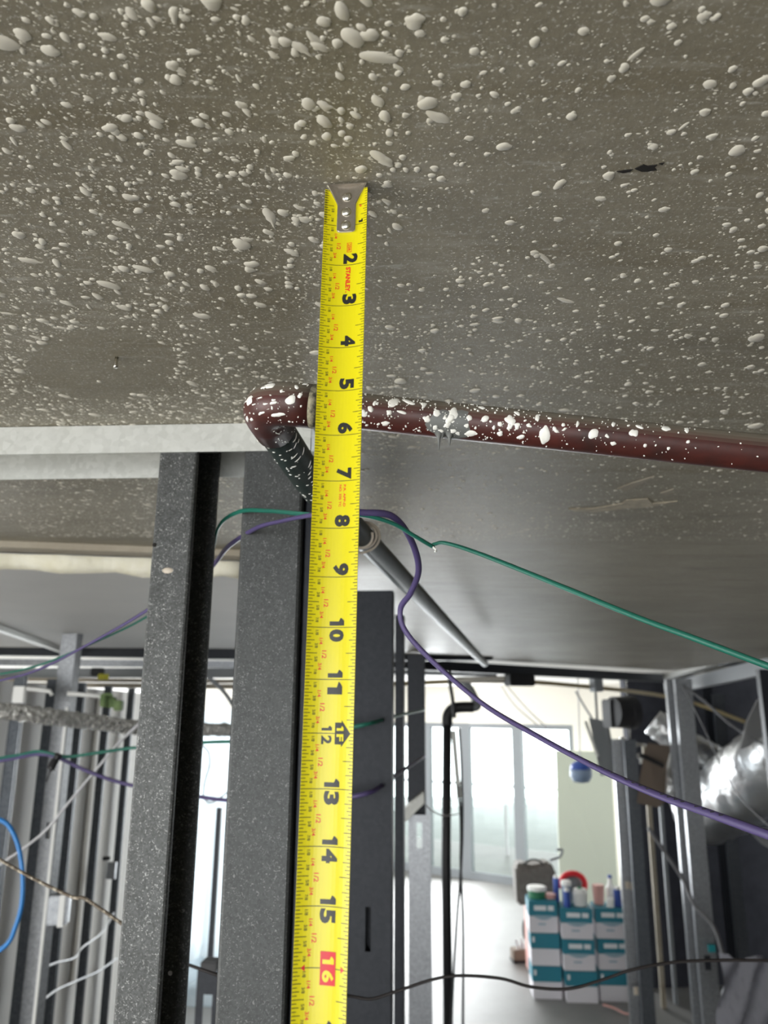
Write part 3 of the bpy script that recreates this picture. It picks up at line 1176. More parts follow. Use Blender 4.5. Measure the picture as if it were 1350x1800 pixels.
# (column, height on the pipe 0..1, length px, width px, angle)
runspots = [(690, .33, 17, 26, .5), (658, .42, 8, 10, 0), (652, .58, 10, 12, 0), (640, .70, 14, 14, 0), (716, .27, 26, 10, .4), (744, .33, 8, 16, .3), (685, .62, 10, 10, 0),
            (707, .58, 18, 6, .2), (680, .90, 16, 10, -.3), (768, .52, 14, 15, 0), (797, .52, 20, 28, .2), (825, .55, 11, 11, 0), (822, .74, 10, 8, 0),
            (853, .53, 13, 13, 0), (845, .20, 14, 9, .7), (790, .75, 12, 14, 0), (752, .68, 14, 12, -.6), (830, .93, 28, 12, -.2), (808, .94, 12, 12, 0), (783, .62, 9, 9, 0),
            (880, .62, 9, 9, 0), (882, .85, 11, 10, 0), (897, .50, 22, 16, .6), (908, .28, 14, 8, .7), (897, .66, 10, 10, 0), (910, .62, 11, 11, 0), (919, .88, 14, 9, -.2),
            (944, .35, 7, 20, .1), (960, .78, 18, 38, -.1), (977, .62, 12, 8, .3), (1015, .42, 6, 12, .2), (1044, .62, 19, 17, 0), (1081, .80, 10, 8, 0),
            (1114, .50, 14, 16, .3), (1124, .32, 14, 8, .5), (1171, .28, 17, 13, .2), (1208, .26, 10, 12, .4), (1078, .32, 7, 12, .3), (990, .48, 7, 7, 0), (1068, .64, 7, 7, 0),
            (1210, .58, 7, 6, 0), (1178, .78, 6, 6, 0), (930, .58, 8, 8, 0), (870, .72, 7, 7, 0)]
PXM = .50 / FPX
for px, fr, L, W, a in runspots:
    mb = MB()
    spot(mb, srun, px_s(px), row_th(px, fr), L * PXM / 2, W * PXM / 2 * 1.05, .20, 20, a)
    mb.build('paint_spot', 'splat_white', run, smooth=True)
mb = MB()
s_hi = px_s(1330)
for i in range(460):
    s_ = px_s(640) * .0 + abs(RNG.beta(1.1, 2.0)) * s_hi + cs * 0
    th = RNG.uniform(.5, 2.9)
    r = float(np.clip(RNG.lognormal(math.log(.00042), .45), .0002, .0012))
    spot(mb, srun, s_ + .012, th, r * RNG.uniform(.8, 1.6), r, .25, 6, RNG.uniform(0, 3))
stuff(mb.build('paint_specks', 'splat_white', run, smooth=True))
E1 = selb.l[-1]
for s_, th, L, W, a in ((.010, 1.05, 10, 18, .5), (.012, 1.75, 24, 24, 0), (.006, 1.5, 12, 14, 0), (.026, .95, 20, 26, .4), (.022, 1.9, 14, 8, .2), (.036, 1.55, 18, 26, .2),
                        (.005, .7, 14, 9, .6), (.030, 2.3, 16, 8, .3), (.050, 1.6, 14, 30, .3), (.048, 1.1, 8, 10, 0), (.020, 2.45, 30, 12, .1), (.038, .75, 9, 7, 0),
                        (.018, 1.35, 9, 9, 0), (.055, 2.1, 20, 9, .2), (.043, 2.2, 18, 10, .5)):
    mb = MB()
    spot(mb, selb, min(s_, E1 - .003), th, L * PXM * .38, W * PXM * .38, .18, 20, a)
    mb.build('paint_spot', 'splat_white', elb, smooth=True)
mb = MB()
for i in range(130):
    r = float(np.clip(RNG.lognormal(math.log(.00042), .45), .0002, .0012))
    spot(mb, selb, RNG.uniform(.001, E1), RNG.uniform(.3, 3.0), r * RNG.uniform(.8, 1.7), r, .25, 6, RNG.uniform(0, 3))
stuff(mb.build('paint_specks', 'splat_white', elb, smooth=True))
mb = MB()
for i in range(75):
    r = float(np.clip(RNG.lognormal(math.log(.00045), .4), .0002, .0012))
    spot(mb, sbr, RNG.uniform(.0, .20), RNG.uniform(2.3, 3.8), r * RNG.uniform(.5, .9), r * RNG.uniform(1.2, 4.0), .2, 7, RNG.uniform(-.3, .3))
for i in range(16):
    spot(mb, sbr, RNG.uniform(.0, .14), RNG.uniform(1.7, 2.9), RNG.uniform(.00015, .0004), RNG.uniform(.0015, .004), .15, 9, RNG.uniform(-.5, .2))
stuff(mb.build('paint_specks', 'splat_white', brn, smooth=True))
# grey putty smear with drips
mb = MB()
spot(mb, srun, px_s(793), row_th(0, .80), 42 * PXM, 36 * PXM, .22, 22)
for px, L in ((775, .0125), (794, .0085), (781, .004)):
    base = srun.at(px_s(px), 2.75)
    mb.lathe(base + V((0, 0, -L)), [(.0002, 0), (.0008, L * .35), (.0014, L * .7), (.0040, L + .002)], 8)
mb.build('putty_smear', 'putty', run, smooth=True)
PSM = 0
for px, fr, L, W, a in ((792, .62, 14, 18, .2), (788, .78, 13, 9, -.4), (768, .86, 10, 10, 0), (800, .9, 12, 9, 0), (778, .93, 12, 7, .2)):
    mb = MB()
    tt = Surf(run_path, RP + .0006)
    spot(mb, tt, px_s(px), row_th(0, fr), L * PXM / 2, W * PXM / 2, .2, 16, a)
    mb.build('paint_spot', 'splat_white', run, smooth=True)

# ================================================================== STUD PARTITION
TA, TB = atZ(-900, 765, CEIL), atZ(547, 741, CEIL)
pd = (TB - TA).normalized()
pnv = V((-pd.y, pd.x, 0))          # away from the camera
prz = math.atan2(pd.y, pd.x)
tmid = (TA + TB) / 2
Lp = (TB - TA).length
trk = MB()
trk.box(tmid + pnv * .0005 + V((0, 0, -.0165)), Lp, .0012, .031, prz)
trk.box(tmid + pnv * .046 + V((0, 0, -.0012)), Lp, .0915, .0012, prz)
trk2 = trk
# the back leg stops short at the post
pe = onplane(434, 820, TA + pnv * .092, pnv)
tb2 = TA + pd * ((pe - TA).dot(pd))
m2 = (TA + tb2) / 2 + pnv * .092
trk.box(V((m2.x, m2.y, CEIL - .0165)), (tb2 - TA).length, .0012, .031, prz)
o = tag(trk.build('ceiling_track', 'track'), 'bright galvanised ceiling track fixed along the slab at left, by the pipe elbow', 'metal track')
p = onplane(458, 772, TA, pnv)
MB().lathe(p - pnv * .0001, [(.0042, -.0002), (.0040, .0012), (.0026, .0024), (.0004, .0028)], 14,
           Matrix((pd, V((0, 0, 1)), -pnv)).transposed()).build('screw', 'rivet', o, smooth=True)


def section(name, o2, ex, ey, pts, z0, z1, m, parent=None, t=.0011):
    """folded sheet: open polyline pts (in ex, ey) from floor to top"""
    n = len(pts)
    P = [V((a, b, 0)) for a, b in pts]
    nor = []
    for i in range(n):
        d = P[min(i + 1, n - 1)] - P[max(i - 1, 0)]
        d.normalize()
        nor.append(V((-d.y, d.x, 0)))
    ring = [(p + q * t / 2) for p, q in zip(P, nor)] + [(p - q * t / 2) for p, q in reversed(list(zip(P, nor)))]
    W = [V((o2.x, o2.y, 0)) + ex * p.x + ey * p.y for p in ring]
    mb = MB().prism([w_ + V((0, 0, z0)) for w_ in W], (0, 0, z1 - z0))
    return mb.build(name, m, parent)


def cpoly(web, fl, lip=.0065, r=.0022):
    """C section, web along x from 0 to web at y = 0, flanges towards +y"""
    pts = [(lip, fl), (r, fl), (r * .3, fl - r * .3), (0, fl - r), (0, r), (r * .3, r * .3), (r, 0)]
    pts += [(web - a, b) for a, b in reversed(pts)]
    return pts


def box_stud(name, p, ex, ey, web, fl, z0, z1, m, holes=(), lip=.007, t=.0014, hw=.036, hh=.10):
    """C stud with punched slots in its web"""
    mb = MB()
    rz = math.atan2(ex.y, ex.x)
    p = V((p.x, p.y, 0))

    def bx(a0, a1, b0, b1, c0, c1):
        c_ = p + ex * ((a0 + a1) / 2) + ey * ((b0 + b1) / 2) + V((0, 0, (c0 + c1) / 2))
        mb.box(c_, abs(a1 - a0), abs(b1 - b0), c1 - c0, rz)
    zz = z0
    for h in sorted(holes):
        bx(0, web, 0, t, zz, h - hh / 2)
        bx(0, web / 2 - hw / 2, 0, t, h - hh / 2, h + hh / 2)
        bx(web / 2 + hw / 2, web, 0, t, h - hh / 2, h + hh / 2)
        zz = h + hh / 2
    bx(0, web, 0, t, zz, z1)
    bx(0, t, 0, fl, z0, z1)
    bx(web - t, web, 0, fl, z0, z1)
    bx(0, lip, fl - t, fl, z0, z1)
    bx(web - lip, web, fl - t, fl, z0, z1)
    return mb.build(name, m)


pf = pnv * .0022
a = onplane(281, 802, TA + pf, pnv)
# flange faces the camera, web closes the right side
fw = (onplane(346, 802, TA + pf, pnv) - a).dot(pd)
pt = [(x, y) for x, y in cpoly(.088, fw)]
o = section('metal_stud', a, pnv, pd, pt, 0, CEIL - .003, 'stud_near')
tag(o, 'speckled galvanised wall stud nearest the camera, left of the tape', 'metal stud')
for px, py in ((290, 1003), (272, 958), (300, 1710)):
    q = onplane(px, py, TA + pf, pnv) - pnv * .0008
    MB().lathe(q, [(.0022, 0), (.0018, .0004)], 10, Matrix((pd, V((0, 0, 1)), -pnv)).transposed()).build('screw_hole', 'nearblack' if px != 290 else 'tan', o)
q = onplane(295, 1003, TA + pf, pnv) - pnv * .0006
MB().lathe(q, [(.0045, 0), (.003, .0008), (.0005, .0012)], 9, Matrix((pd * 1.3, V((0, 0, .7)), -pnv)).transposed()).build('plaster_daub', 'beige', o)
# wide post, web towards the camera
a = onplane(429, 830, TA + pf, pnv)
b = onplane(533, 830, TA + pf, pnv)
wv = (b - a).dot(pd)
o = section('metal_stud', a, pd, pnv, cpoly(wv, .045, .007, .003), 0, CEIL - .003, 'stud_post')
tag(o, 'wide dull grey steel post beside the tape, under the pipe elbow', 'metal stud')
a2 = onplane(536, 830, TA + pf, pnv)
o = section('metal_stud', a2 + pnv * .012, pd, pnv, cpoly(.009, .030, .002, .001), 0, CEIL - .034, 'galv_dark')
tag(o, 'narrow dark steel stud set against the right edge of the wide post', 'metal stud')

X1, Y1 = V((1, 0, 0)), V((0, 1, 0))
g = math.radians(-7)
gx, gy = V((math.cos(g), math.sin(g), 0)), V((-math.sin(g), math.cos(g), 0))
# studs beyond the tape
a = atY(612, 1300, 1.78)
hz = atY(652, 1632, 1.78).z
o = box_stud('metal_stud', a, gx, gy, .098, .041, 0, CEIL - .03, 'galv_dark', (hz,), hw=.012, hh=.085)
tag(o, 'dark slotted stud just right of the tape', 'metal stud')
MB().box(V((a.x, a.y, hz)) + gx * .049 + gy * .03, .05, .002, .14, g).build('slot_shade', 'galv_dark', o)  # dark plate added so the slot reads as shaded
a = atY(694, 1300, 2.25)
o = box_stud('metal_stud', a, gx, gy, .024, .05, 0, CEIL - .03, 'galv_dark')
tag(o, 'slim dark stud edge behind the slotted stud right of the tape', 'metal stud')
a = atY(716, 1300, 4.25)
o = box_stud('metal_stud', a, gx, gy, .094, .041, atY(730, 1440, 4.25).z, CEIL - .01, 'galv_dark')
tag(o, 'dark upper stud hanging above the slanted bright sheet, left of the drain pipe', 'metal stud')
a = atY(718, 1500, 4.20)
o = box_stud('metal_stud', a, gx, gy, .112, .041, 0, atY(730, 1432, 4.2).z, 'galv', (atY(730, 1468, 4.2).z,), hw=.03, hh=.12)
tag(o, 'lower grey stud with a punched slot below the slanted bright sheet', 'metal stud')
sb_ = MB().prism([atY(706, 1425, 4.15), atY(745, 1392, 4.15), atY(746, 1412, 4.15), atY(706, 1452, 4.15)], (0, .09, 0))
tag(sb_.build('sill_sheet', 'track'), 'slanted bright metal sheet between the upper and lower dark studs', 'metal sheet')
tag(MB().beam(atY(690, 1152, 4.4), atY(860, 1152, 4.6), .09, .06).build('ceiling_track', 'galv_dark'),
    'short dark ceiling track above the drain pipe', 'metal track')

# ================================================================== LOOSE CABLES NEAR THE TAPE


def cable(name, pts, r, m, label, cat='cable', flat=None, n=8, k=8, parts=()):
    P = smooth_path([atY(*q) for q in pts], k)
    o = MB().tube(P, r, n, flat).build(name, m, smooth=True)
    if label:
        tag(o, label, cat)
    return o, P


o, P = cable('purple_cable', [(-40, 1205, 1.25), (60, 1180, 1.18), (160, 1130, 1.1), (255, 1075, 1.02), (310, 1034, .98), (368, 1000, .92), (400, 962, .85),
                       (450, 929, .745), (500, 915, .66), (550, 905, .58), (600, 901, .56), (640, 901, .56), (690, 908, .57), (722, 948, .60), (736, 1000, .63),
                       (722, 1042, .66), (704, 1070, .68), (712, 1108, .68), (760, 1162, .66), (850, 1238, .62), (950, 1297, .57), (1050, 1350, .53),
                       (1150, 1395, .50), (1250, 1431, .48), (1390, 1482, .46)], 0.0027, 'purple',
             'purple cable looping by the tape and sagging across to the lower right', flat=(.72, .05))
tkm = MB()
for i in range(26):
    q = P[int(len(P) * (.80 + .17 * i / 26))]
    tkm.box(q + V((0, -.0016, .0014)), .0022, .0008, .0006)
stuff(tkm.build('printed_legend', 'black', o))
cable('green_cable', [(-40, 1192, 1.27), (60, 1172, 1.2), (160, 1132, 1.12), (255, 1086, 1.04), (310, 1040, 1.0), (368, 980, .92), (385, 925, .84), (420, 900, .775),
               (470, 898, .70), (550, 905, .585), (600, 906, .565), (640, 906, .562), (690, 920, .57), (730, 943, .58), (762, 962, .59)], .0023, 'green',
      'green cable arching over the wide post, its cut end beside the tape', flat=(.7, .03))
cable('green_cable', [(762, 957, .62), (785, 955, .61), (850, 976, .6), (1000, 1036, .57), (1120, 1085, .55), (1220, 1122, .535), (1390, 1186, .52)], .0023, 'green',
      'straight green cable running down to the right edge under the maroon pipe', flat=(.7, .03))
cable('copper_tip', [(760, 961, .588), (766, 966, .588), (765, 970, .587)], .0009, 'whiteobj', 'small pale bare tip at the cut end of the green cable', 'wire end')
cable('black_wire', [(320, 1692, 1.12), (380, 1713, 1.12), (480, 1746, 1.13), (605, 1750, 1.15), (650, 1756, 1.15), (690, 1745, 1.15), (760, 1722, 1.15),
              (810, 1715, 1.15), (880, 1720, 1.15), (935, 1735, 1.15), (1000, 1738, 1.15), (1060, 1722, 1.15), (1110, 1705, 1.15), (1190, 1691, 1.15),
              (1300, 1688, 1.15), (1390, 1690, 1.15)], .0021, 'wire', 'thin black wire waving across the lower right in front of the cartons', 'wire')
cable('twisted_wire', [(-40, 1486, 1.22), (0, 1511, 1.21), (60, 1545, 1.2), (128, 1577, 1.18), (150, 1580, 1.17), (212, 1622, 1.15), (260, 1655, 1.13), (320, 1692, 1.12)], .0024, 'wirebrown',
      'brown twisted wire with pale flecks slanting across the lower left', 'wire')
# beige wire wound round the pipe
lp_ = []
kk = min(range(len(br_path)), key=lambda i: abs(br_path[i].y - .93))
fc_, ft_, fa_, fb_ = frames(br_path)[kk]
fc_ = br_path[kk - 1].lerp(br_path[kk], .5) if br_path[kk].y > .93 else br_path[kk]
for i in range(52):
    t = i / 51 * 5.3 * math.pi
    rr = .0168 + .0035 * (i / 51) + .002 * math.sin(i * .7)
    lp_.append(fc_ + ft_ * (-.010 + .030 * i / 51 + .006 * math.sin(t * .5)) + (fa_ * math.cos(t) + fb_ * math.sin(t)) * rr)
tag(MB().tube(smooth_path(lp_, 2), .0016, 7).build('beige_wire', 'beige', smooth=True), 'beige wire wound round the receding pipe just right of the tape', 'wire')

# ================================================================== LEFT BACKGROUND
wl_n = wnor


def onwall(px, off, py=1400):
    p = onplane(px, py, wl_a + wl_n * off, wl_n)
    return V((p.x, p.y, 0))


for px, lb in ((8, 'grey wall stud at the left frame edge against the concrete wall'), (68, 'first grey wall stud right of the blue cable, against the concrete'),
               (122, 'grey wall stud behind the bright-edged stud, against the concrete'), (172, 'dark wall stud beside the brown gap in the concrete wall'),
               (215, 'grey wall stud closest behind the speckled near stud')):
    p = onwall(px, .02, 1330)
    o = box_stud('metal_stud', p, wdir, wl_n, .034, .040, 0, 2.42, 'galv_mid', t=.002)
    MB().box(p + wdir * .056 + wl_n * .004 + V((0, 0, 1.2)), .04, .003, 2.4, math.atan2(wdir.y, wdir.x)).build('lit_flange', 'galv', o)  # paler galv strip puts the stud's lit side into colour
    tag(o, lb, 'metal stud', 'studs against the concrete wall')
# brown gap in the concrete
g0 = onwall(160, -.02, 1330)
mbx = MB()
zz = .9
prev = None
pts = []
for i in range(22):
    pts.append((zz + i * .07, random.uniform(-.012, .012)))
ring = [g0 + wdir * (-.03 + j) + V((0, 0, z)) for z, j in pts] + [g0 + wdir * (.055) + V((0, 0, z)) for z, j in reversed(pts)]
wl_obj = [o for o in COL.objects if o.name.startswith('wall_left')][0]
MB().prism([r_ + wl_n * .006 for r_ in ring], wl_n * .004).build('brown_gap', 'slab', wl_obj)
# bright-edged free stud and its ceiling track
a = atY(88, 1300, 3.2)
o = box_stud('metal_stud', a, gx, gy, .068, .05, 0, CEIL - .004, 'galv', (atY(95, 1460, 3.2).z,), hw=.02, hh=.06)
tag(o, 'free standing stud with a bright edge in front of the concrete wall', 'metal stud')
MB().box(a + gx * .058 + V((0, -.004, 1.55 - a.z)), .012, .003, 1.5, g).build('lit_strip', 'whiteobj', o)  # white strip stands in for window light on the right edge
ta, tb = atZ(-120, 1062, CEIL - .012), atZ(128, 1150, CEIL - .012)
tag(MB().beam(ta, tb, .03, .022).build('ceiling_track', 'track'), 'slim pale ceiling track on the grey board at left', 'metal track')
# services under the ceiling at the left
for nm, y0, y1, yl, yr, Yv, m_, lb, cat in (
        ('header_track', 1136, 1157, -8, 4, 4.35, 'galv_dark', 'grey-green steel header under the far edge of the ceiling board', 'metal track'),
        ('steel_rail', 1161, 1172, -4, 3, 4.5, 'galv', 'light steel rail below the header at left', 'rail'),
        ('dark_beam', 1175, 1191, 0, 0, 4.75, 'frame', 'dark beam below the light rail at left', 'beam'),
        ('dark_duct', 1201, 1209, -3, 3, 4.9, 'slab', 'brown pipe lowest of the services at left', 'pipe')):
    p, q = atY(-160, (y0 + y1) / 2 + yl, Yv), atY(560, (y0 + y1) / 2 + yr, Yv)
    tag(MB().beam(p, q, .06, (y1 - y0) * Yv / FPX).build(nm, m_), lb, cat)
P = [atY(-160, 1193, 4.6), atY(200, 1196, 4.6), atY(560, 1199, 4.6)]
tag(MB().tube(smooth_path(P), .012, 10).build('tan_pipe', 'copper', smooth=True), 'thin tan pipe among the services at left', 'pipe')
q = atY(178, 1184, 4.2)
tgl = empty('beam_clip', q)
tag(tgl, 'black clip with a yellow tab hanging among the services at left', 'clip')
MB().box(q + V((-.02, 0, .008)), .07, .03, .045, .3).build('clip_body', 'black', tgl, bevel=.006)
MB().box(q + V((.02, -.02, -.018)), .055, .012, .03, .4).build('yellow_tab', 'yellowtag', tgl, bevel=.003)
# foil wrapped pipe
# white conduit with box
cdt = empty('white_conduit', atY(35, 1220, 3.0))
tag(cdt, 'white conduit with a small white box above the foil pipe', 'conduit')
MB().box(atY(35, 1221, 3.0), .045, .03, .062).build('conduit_box', 'whiteobj', cdt, bevel=.003)
MB().tube([atY(45, 1210, 3.0), atY(88, 1215, 3.0), atY(91, 1222, 3.0)], .008, 8).build('conduit_tube', 'whiteobj', cdt, smooth=True)
MB().tube([atY(118, 1219, 3.05), atY(170, 1223, 3.1), atY(190, 1228, 3.1)], .008, 8).build('conduit_tube', 'whiteobj', cdt, smooth=True)
q = atY(197, 1240, 3.1)
clu = MB()
for i in range(5):
    clu.box(q + V((random.uniform(-.04, .04), random.uniform(-.01, .02), random.uniform(-.03, .03))), .045, .03, .04, random.uniform(0, 2))
tag(clu.build('junction_clutter', 'hedge', bevel=.004), 'dark green valve cluster on the conduit beside the near stud', 'valve')
cable('green_cable', [(-40, 1339, 2.3), (30, 1328, 2.25), (66, 1321, 2.2), (100, 1327, 2.2), (122, 1330, 2.2), (180, 1322, 2.2), (240, 1314, 2.2), (360, 1305, 2.1), (420, 1303, 2.0),
               (520, 1295, 1.85), (640, 1274, 1.7), (690, 1260, 1.9), (745, 1248, 2.4)], .0048, 'green', 'green cable stretched level in front of the concrete wall at left', n=6)
cable('purple_cable', [(-40, 1345, 2.3), (30, 1332, 2.25), (66, 1326, 2.2), (100, 1331, 2.2), (160, 1358, 2.2), (230, 1380, 2.2), (360, 1402, 2.1), (420, 1408, 2.0),
               (520, 1412, 1.85), (640, 1396, 1.7), (690, 1366, 1.9), (745, 1330, 2.4)], .0052, 'purple', 'purple cable dropping to the right in front of the concrete wall', n=6)
cable('cable_tie', [(104, 1326, 2.17), (98, 1336, 2.17), (90, 1352, 2.16), (82, 1374, 2.16)], [.010, .011, .011, .010] + [.009] * 5 + [.011] * 8 + [.003] * 8, 'black',
      'black cable tie gripping the green and purple cables', 'cable tie', n=6)
cable('blue_cable', [(-30, 1438, 2.0), (0, 1441, 2.0), (18, 1455, 2.0), (33, 1490, 2.0), (40, 1540, 2.0), (38, 1590, 2.0), (27, 1630, 2.0), (12, 1660, 2.0), (-30, 1690, 2.0)],
      .0058, 'bluec', 'bright blue cable curving at the left frame edge')
cable('pale_wire', [(245, 1272, 2.35), (205, 1310, 2.4), (170, 1352, 2.4), (120, 1412, 2.4), (85, 1455, 2.4), (50, 1485, 2.4), (0, 1520, 2.4), (-40, 1550, 2.4)], .0042, 'clearw',
      'pale wire slanting from the foil pipe down to the left', 'wire', n=6)
cable('grey_wire', [(a_, b_, onwall(a_, .075, b_).y) for a_, b_ in ((75, 1758), (100, 1740), (140, 1722), (172, 1708), (205, 1685))], .005, 'clearw', 'grey wire crossing the studs low at left, upper of two', 'wire', n=6)
cable('grey_wire', [(a_, b_, onwall(a_, .075, b_).y) for a_, b_ in ((75, 1702), (100, 1692), (130, 1684), (145, 1665), (178, 1640), (200, 1605))], .005, 'clearw', 'grey wire bending upward between the studs at left', 'wire', n=6)
p = onwall(92, .08, 1590)
q = atY(104, 1598, 3.20)
jb = empty('stud_box', q)
tag(jb, 'small grey electrical box on the stud below the twisted wire', 'electrical box')
MB().box(q, .075, .05, .10, .2).build('box_body', 'galv', jb, bevel=.004)
MB().box(q + V((.02, -.03, .0)), .02, .006, .11, .2).build('box_highlight', 'whiteobj', jb)  # narrow white piece painted as the highlight on the box
q = onwall(196, .078, 1530); q = V((q.x, q.y, atY(196, 1530, q.y).z))
cl = empty('stud_clip', q)
tag(cl, 'grey clip plate on the stud beside the speckled near stud', 'clip')
MB().box(q, .05, .02, .09).build('plate', 'galv', cl)
MB().box(q + V((-.035, -.005, .065)), .04, .02, .018, .6).build('black_lug', 'black', cl)

# ================================================================== GAP BETWEEN THE NEAR STUD AND THE POST
ps = MB()
NX, NZ = 40, 30
A_, B_ = atY(300, 1400, 7.7), atY(470, 1400, 8.0)
top_z, bot_z = 2.28, .03
vs = []
for j in range(NZ + 1):
    for i in range(NX + 1):
        t, u = i / NX, j / NZ
        wob = .05 * math.sin(t * 31 + 2.2 * math.sin(u * 3)) * (.3 + .7 * u) + .03 * math.sin(t * 67 + u * 5) + (.25 * (max(0, u - .88) / .12) ** 2)
        vs.append(V((A_.x + (B_.x - A_.x) * t, A_.y + (B_.y - A_.y) * t - wob, top_z + (bot_z - top_z) * u)))
ps.add(vs, [(j * (NX + 1) + i, j * (NX + 1) + i + 1, (j + 1) * (NX + 1) + i + 1, (j + 1) * (NX + 1) + i) for j in range(NZ) for i in range(NX)])
tag(ps.build('plastic_curtain', 'sheet', smooth=True, recalc=False), 'pale blue translucent plastic sheet hanging behind the gap left of the wide post', 'plastic sheet')
cr = MB()
NXc = 14
vs = []
for j in range(NXc + 1):
    for i in range(NXc + 1):
        x, y = i / NXc - .5, j / NXc - .5
        e = max(0, 1 - (2.0 * x) ** 4) * max(0, 1 - (2.0 * y) ** 4)
        vs.append(V((A_.x + .42 + x * 1.1, 7.15 + y * .55, .005 + e * (.13 + .09 * math.sin(x * 17 + y * 9) + .06 * math.sin(y * 23 - x * 5)))))
cr.add(vs, [(j * (NXc + 1) + i, j * (NXc + 1) + i + 1, (j + 1) * (NXc + 1) + i + 1, (j + 1) * (NXc + 1) + i) for j in range(NXc) for i in range(NXc)])
tag(cr.build('crumpled_sheet', 'sheet', smooth=True, recalc=False), 'crumpled plastic lying on the floor under the hanging sheet', 'plastic sheet')
tag(MB().beam(atY(386, 1420, 3.0), atY(368, 1712, 3.0), .018, .02, V((0, 1, 0))).build('dark_jamb', 'galv_dark'), 'thin dark upright close along the left of the wide post', 'jamb')
a = atY(344, 1760, 2.45)
zt = atY(360, 1706, 2.45).z
o = box_stud('metal_stud', a, gx, gy, .070, .045, 0, zt, 'galv_dark', (zt - .11,), hw=.026, hh=.10)
tag(o, 'short dark slotted stud low between the near stud and the wide post', 'metal stud')
MB().box(V((a.x, a.y, zt)) + gx * .036 + V((0, .02, .012)), .05, .05, .024, g).build('cap', 'black', o, bevel=.003)
cable('dark_hose', [(335, 1140, 3.9), (352, 1175, 3.9), (372, 1195, 3.9), (395, 1218, 3.9), (412, 1245, 3.9), (440, 1300, 3.9)], .010, 'frame', 'dark hose dropping behind the gap between the studs', 'hose', n=8)
cable('grey_wire', [(344, 1140, 4.2), (346, 1220, 4.2), (347, 1285, 4.2), (352, 1305, 4.2), (366, 1322, 4.2), (368, 1345, 4.2), (360, 1375, 4.2), (358, 1400, 4.2), (368, 1411, 4.2), (385, 1404, 4.2), (402, 1390, 4.2)], .005, 'clearw',
      'thin grey wire dangling before the white window left of the post', 'wire', n=6)

# ================================================================== RIGHT BACKGROUND
# headers and pipes under the ceiling
tag(MB().beam(V((atY(680, 1146, 4.6).x, 4.6, 2.562)), V((atY(1188, 1194, 6.7).x, 6.7, 2.562)), .07, .062).build('header_track', 'galv_dark'), 'long dark header track along the far edge of the bare concrete ceiling', 'metal track')
tag(MB().beam(atY(690, 1178, 5.1), atY(870, 1183, 5.4), .05, .05).build('dark_beam', 'frame'), 'dark beam under the header above the drain pipe', 'beam')
tag(MB().tube(smooth_path([atY(800, 1195, 5.0), atY(850, 1194, 5.1), atY(885, 1193, 5.2)]), .018, 10).build('white_pipe', 'cream', smooth=True), 'short pale pipe right of the drain pipe under the header', 'pipe')
q = atY(913, 1196, 5.3)
tag(MB().box(q, .19, .10, .075, .35).build('black_junction_box', 'black', bevel=.008), 'black box hanging under the far header, centre right', 'junction box')
q = atY(1048, 1203, 6.0)
tag(MB().box(q, .075, .08, .11, .35).build('hanger_bracket', 'frame', bevel=.006), 'dark hanger bracket gripping the ochre pipe', 'bracket')
tag(MB().tube(smooth_path([atY(690, 1202, 5.3), atY(860, 1197, 5.6), atY(1000, 1204, 5.9), atY(1190, 1228, 6.9), atY(1330, 1276, 6.6)]), .016, 10).build('ochre_pipe', 'yellowpipe', smooth=True),
    'long ochre pipe under the far ceiling, sloping to the right', 'pipe')
ta, tb = atY(1176, 1190, 6.4), atY(1420, 1120, 4.0)
tk_ = MB().beam(ta, ta.lerp(tb, .52), .09, .035)
tag(tk_.build('ceiling_track', 'track'), 'bright ceiling track meeting the stud corner at right', 'metal track')
tag(MB().beam(ta.lerp(tb, .52), tb, .10, .07).build('ceiling_track', 'galv_dark'), 'dark ceiling track running to the right frame edge', 'metal track')
tag(MB().beam(ta + V((.05, .2, -.09)), tb + V((.05, .2, -.10)), .05, .09).build('dark_beam', 'frame'), 'dark beam under the track at the right frame edge', 'beam')
# studs of the right partition


def gstud(px, py, Yv, web, fl, m_, lb, holes=(), z1=2.53, **k):
    o = box_stud('metal_stud', atY(px, py, Yv), gx, gy, web, fl, 0, z1, m_, holes, t=.002, **k)
    tag(o, lb, 'metal stud')
    return o


o5 = gstud(1090, 1500, 6.35, .075, .06, 'galv', 'grey stud just right of the stacked cartons', z1=2.08)
gstud(1110, 1500, 6.20, .092, .06, 'galv_mid', 'darker stud doubled against the stud by the cartons', z1=2.08)
gstud(1144, 1500, 6.9, .036, .05, 'slab', 'thin brownish upright in the dark room behind the cartons, left of two', z1=2.0)
gstud(1166, 1500, 7.0, .030, .05, 'frame', 'thin dark upright in the dark room behind the cartons, right of two', z1=2.0)
o6 = gstud(1196, 1500, 5.9, .064, .06, 'galv', 'narrow grey stud doubled on the left of the right corner stud')
o7 = gstud(1212, 1500, 5.75, .118, .06, 'galv', 'wide grey corner stud with a small punched slot at the right', (atY(1247, 1692, 5.75).z,), hw=.04, hh=.09)
gstud(1280, 1500, 7.1, .092, .06, 'galv_mid', 'dim stud behind the silver duct, right of the corner stud', z1=2.45)
gstud(1337, 1200, 4.4, .092, .06, 'galv_dark', 'dark stud cut by the right frame edge')
gstud(1246, 1300, 7.38, .07, .05, 'galv_dark', 'dim stud seen between the corner stud and the silver duct')
for px, py in ((1103, 1556), (1112, 1558), (1118, 1742)):
    MB().box(atY(px, py, 6.33 if px != 1118 else 6.18), .03, .01, .05).build('screw_clip', 'beige', o5)
q = atY(1251, 1667, 5.7)
MB().box(q, .045, .012, .045).build('teal_tag', 'teal_tag', o7)


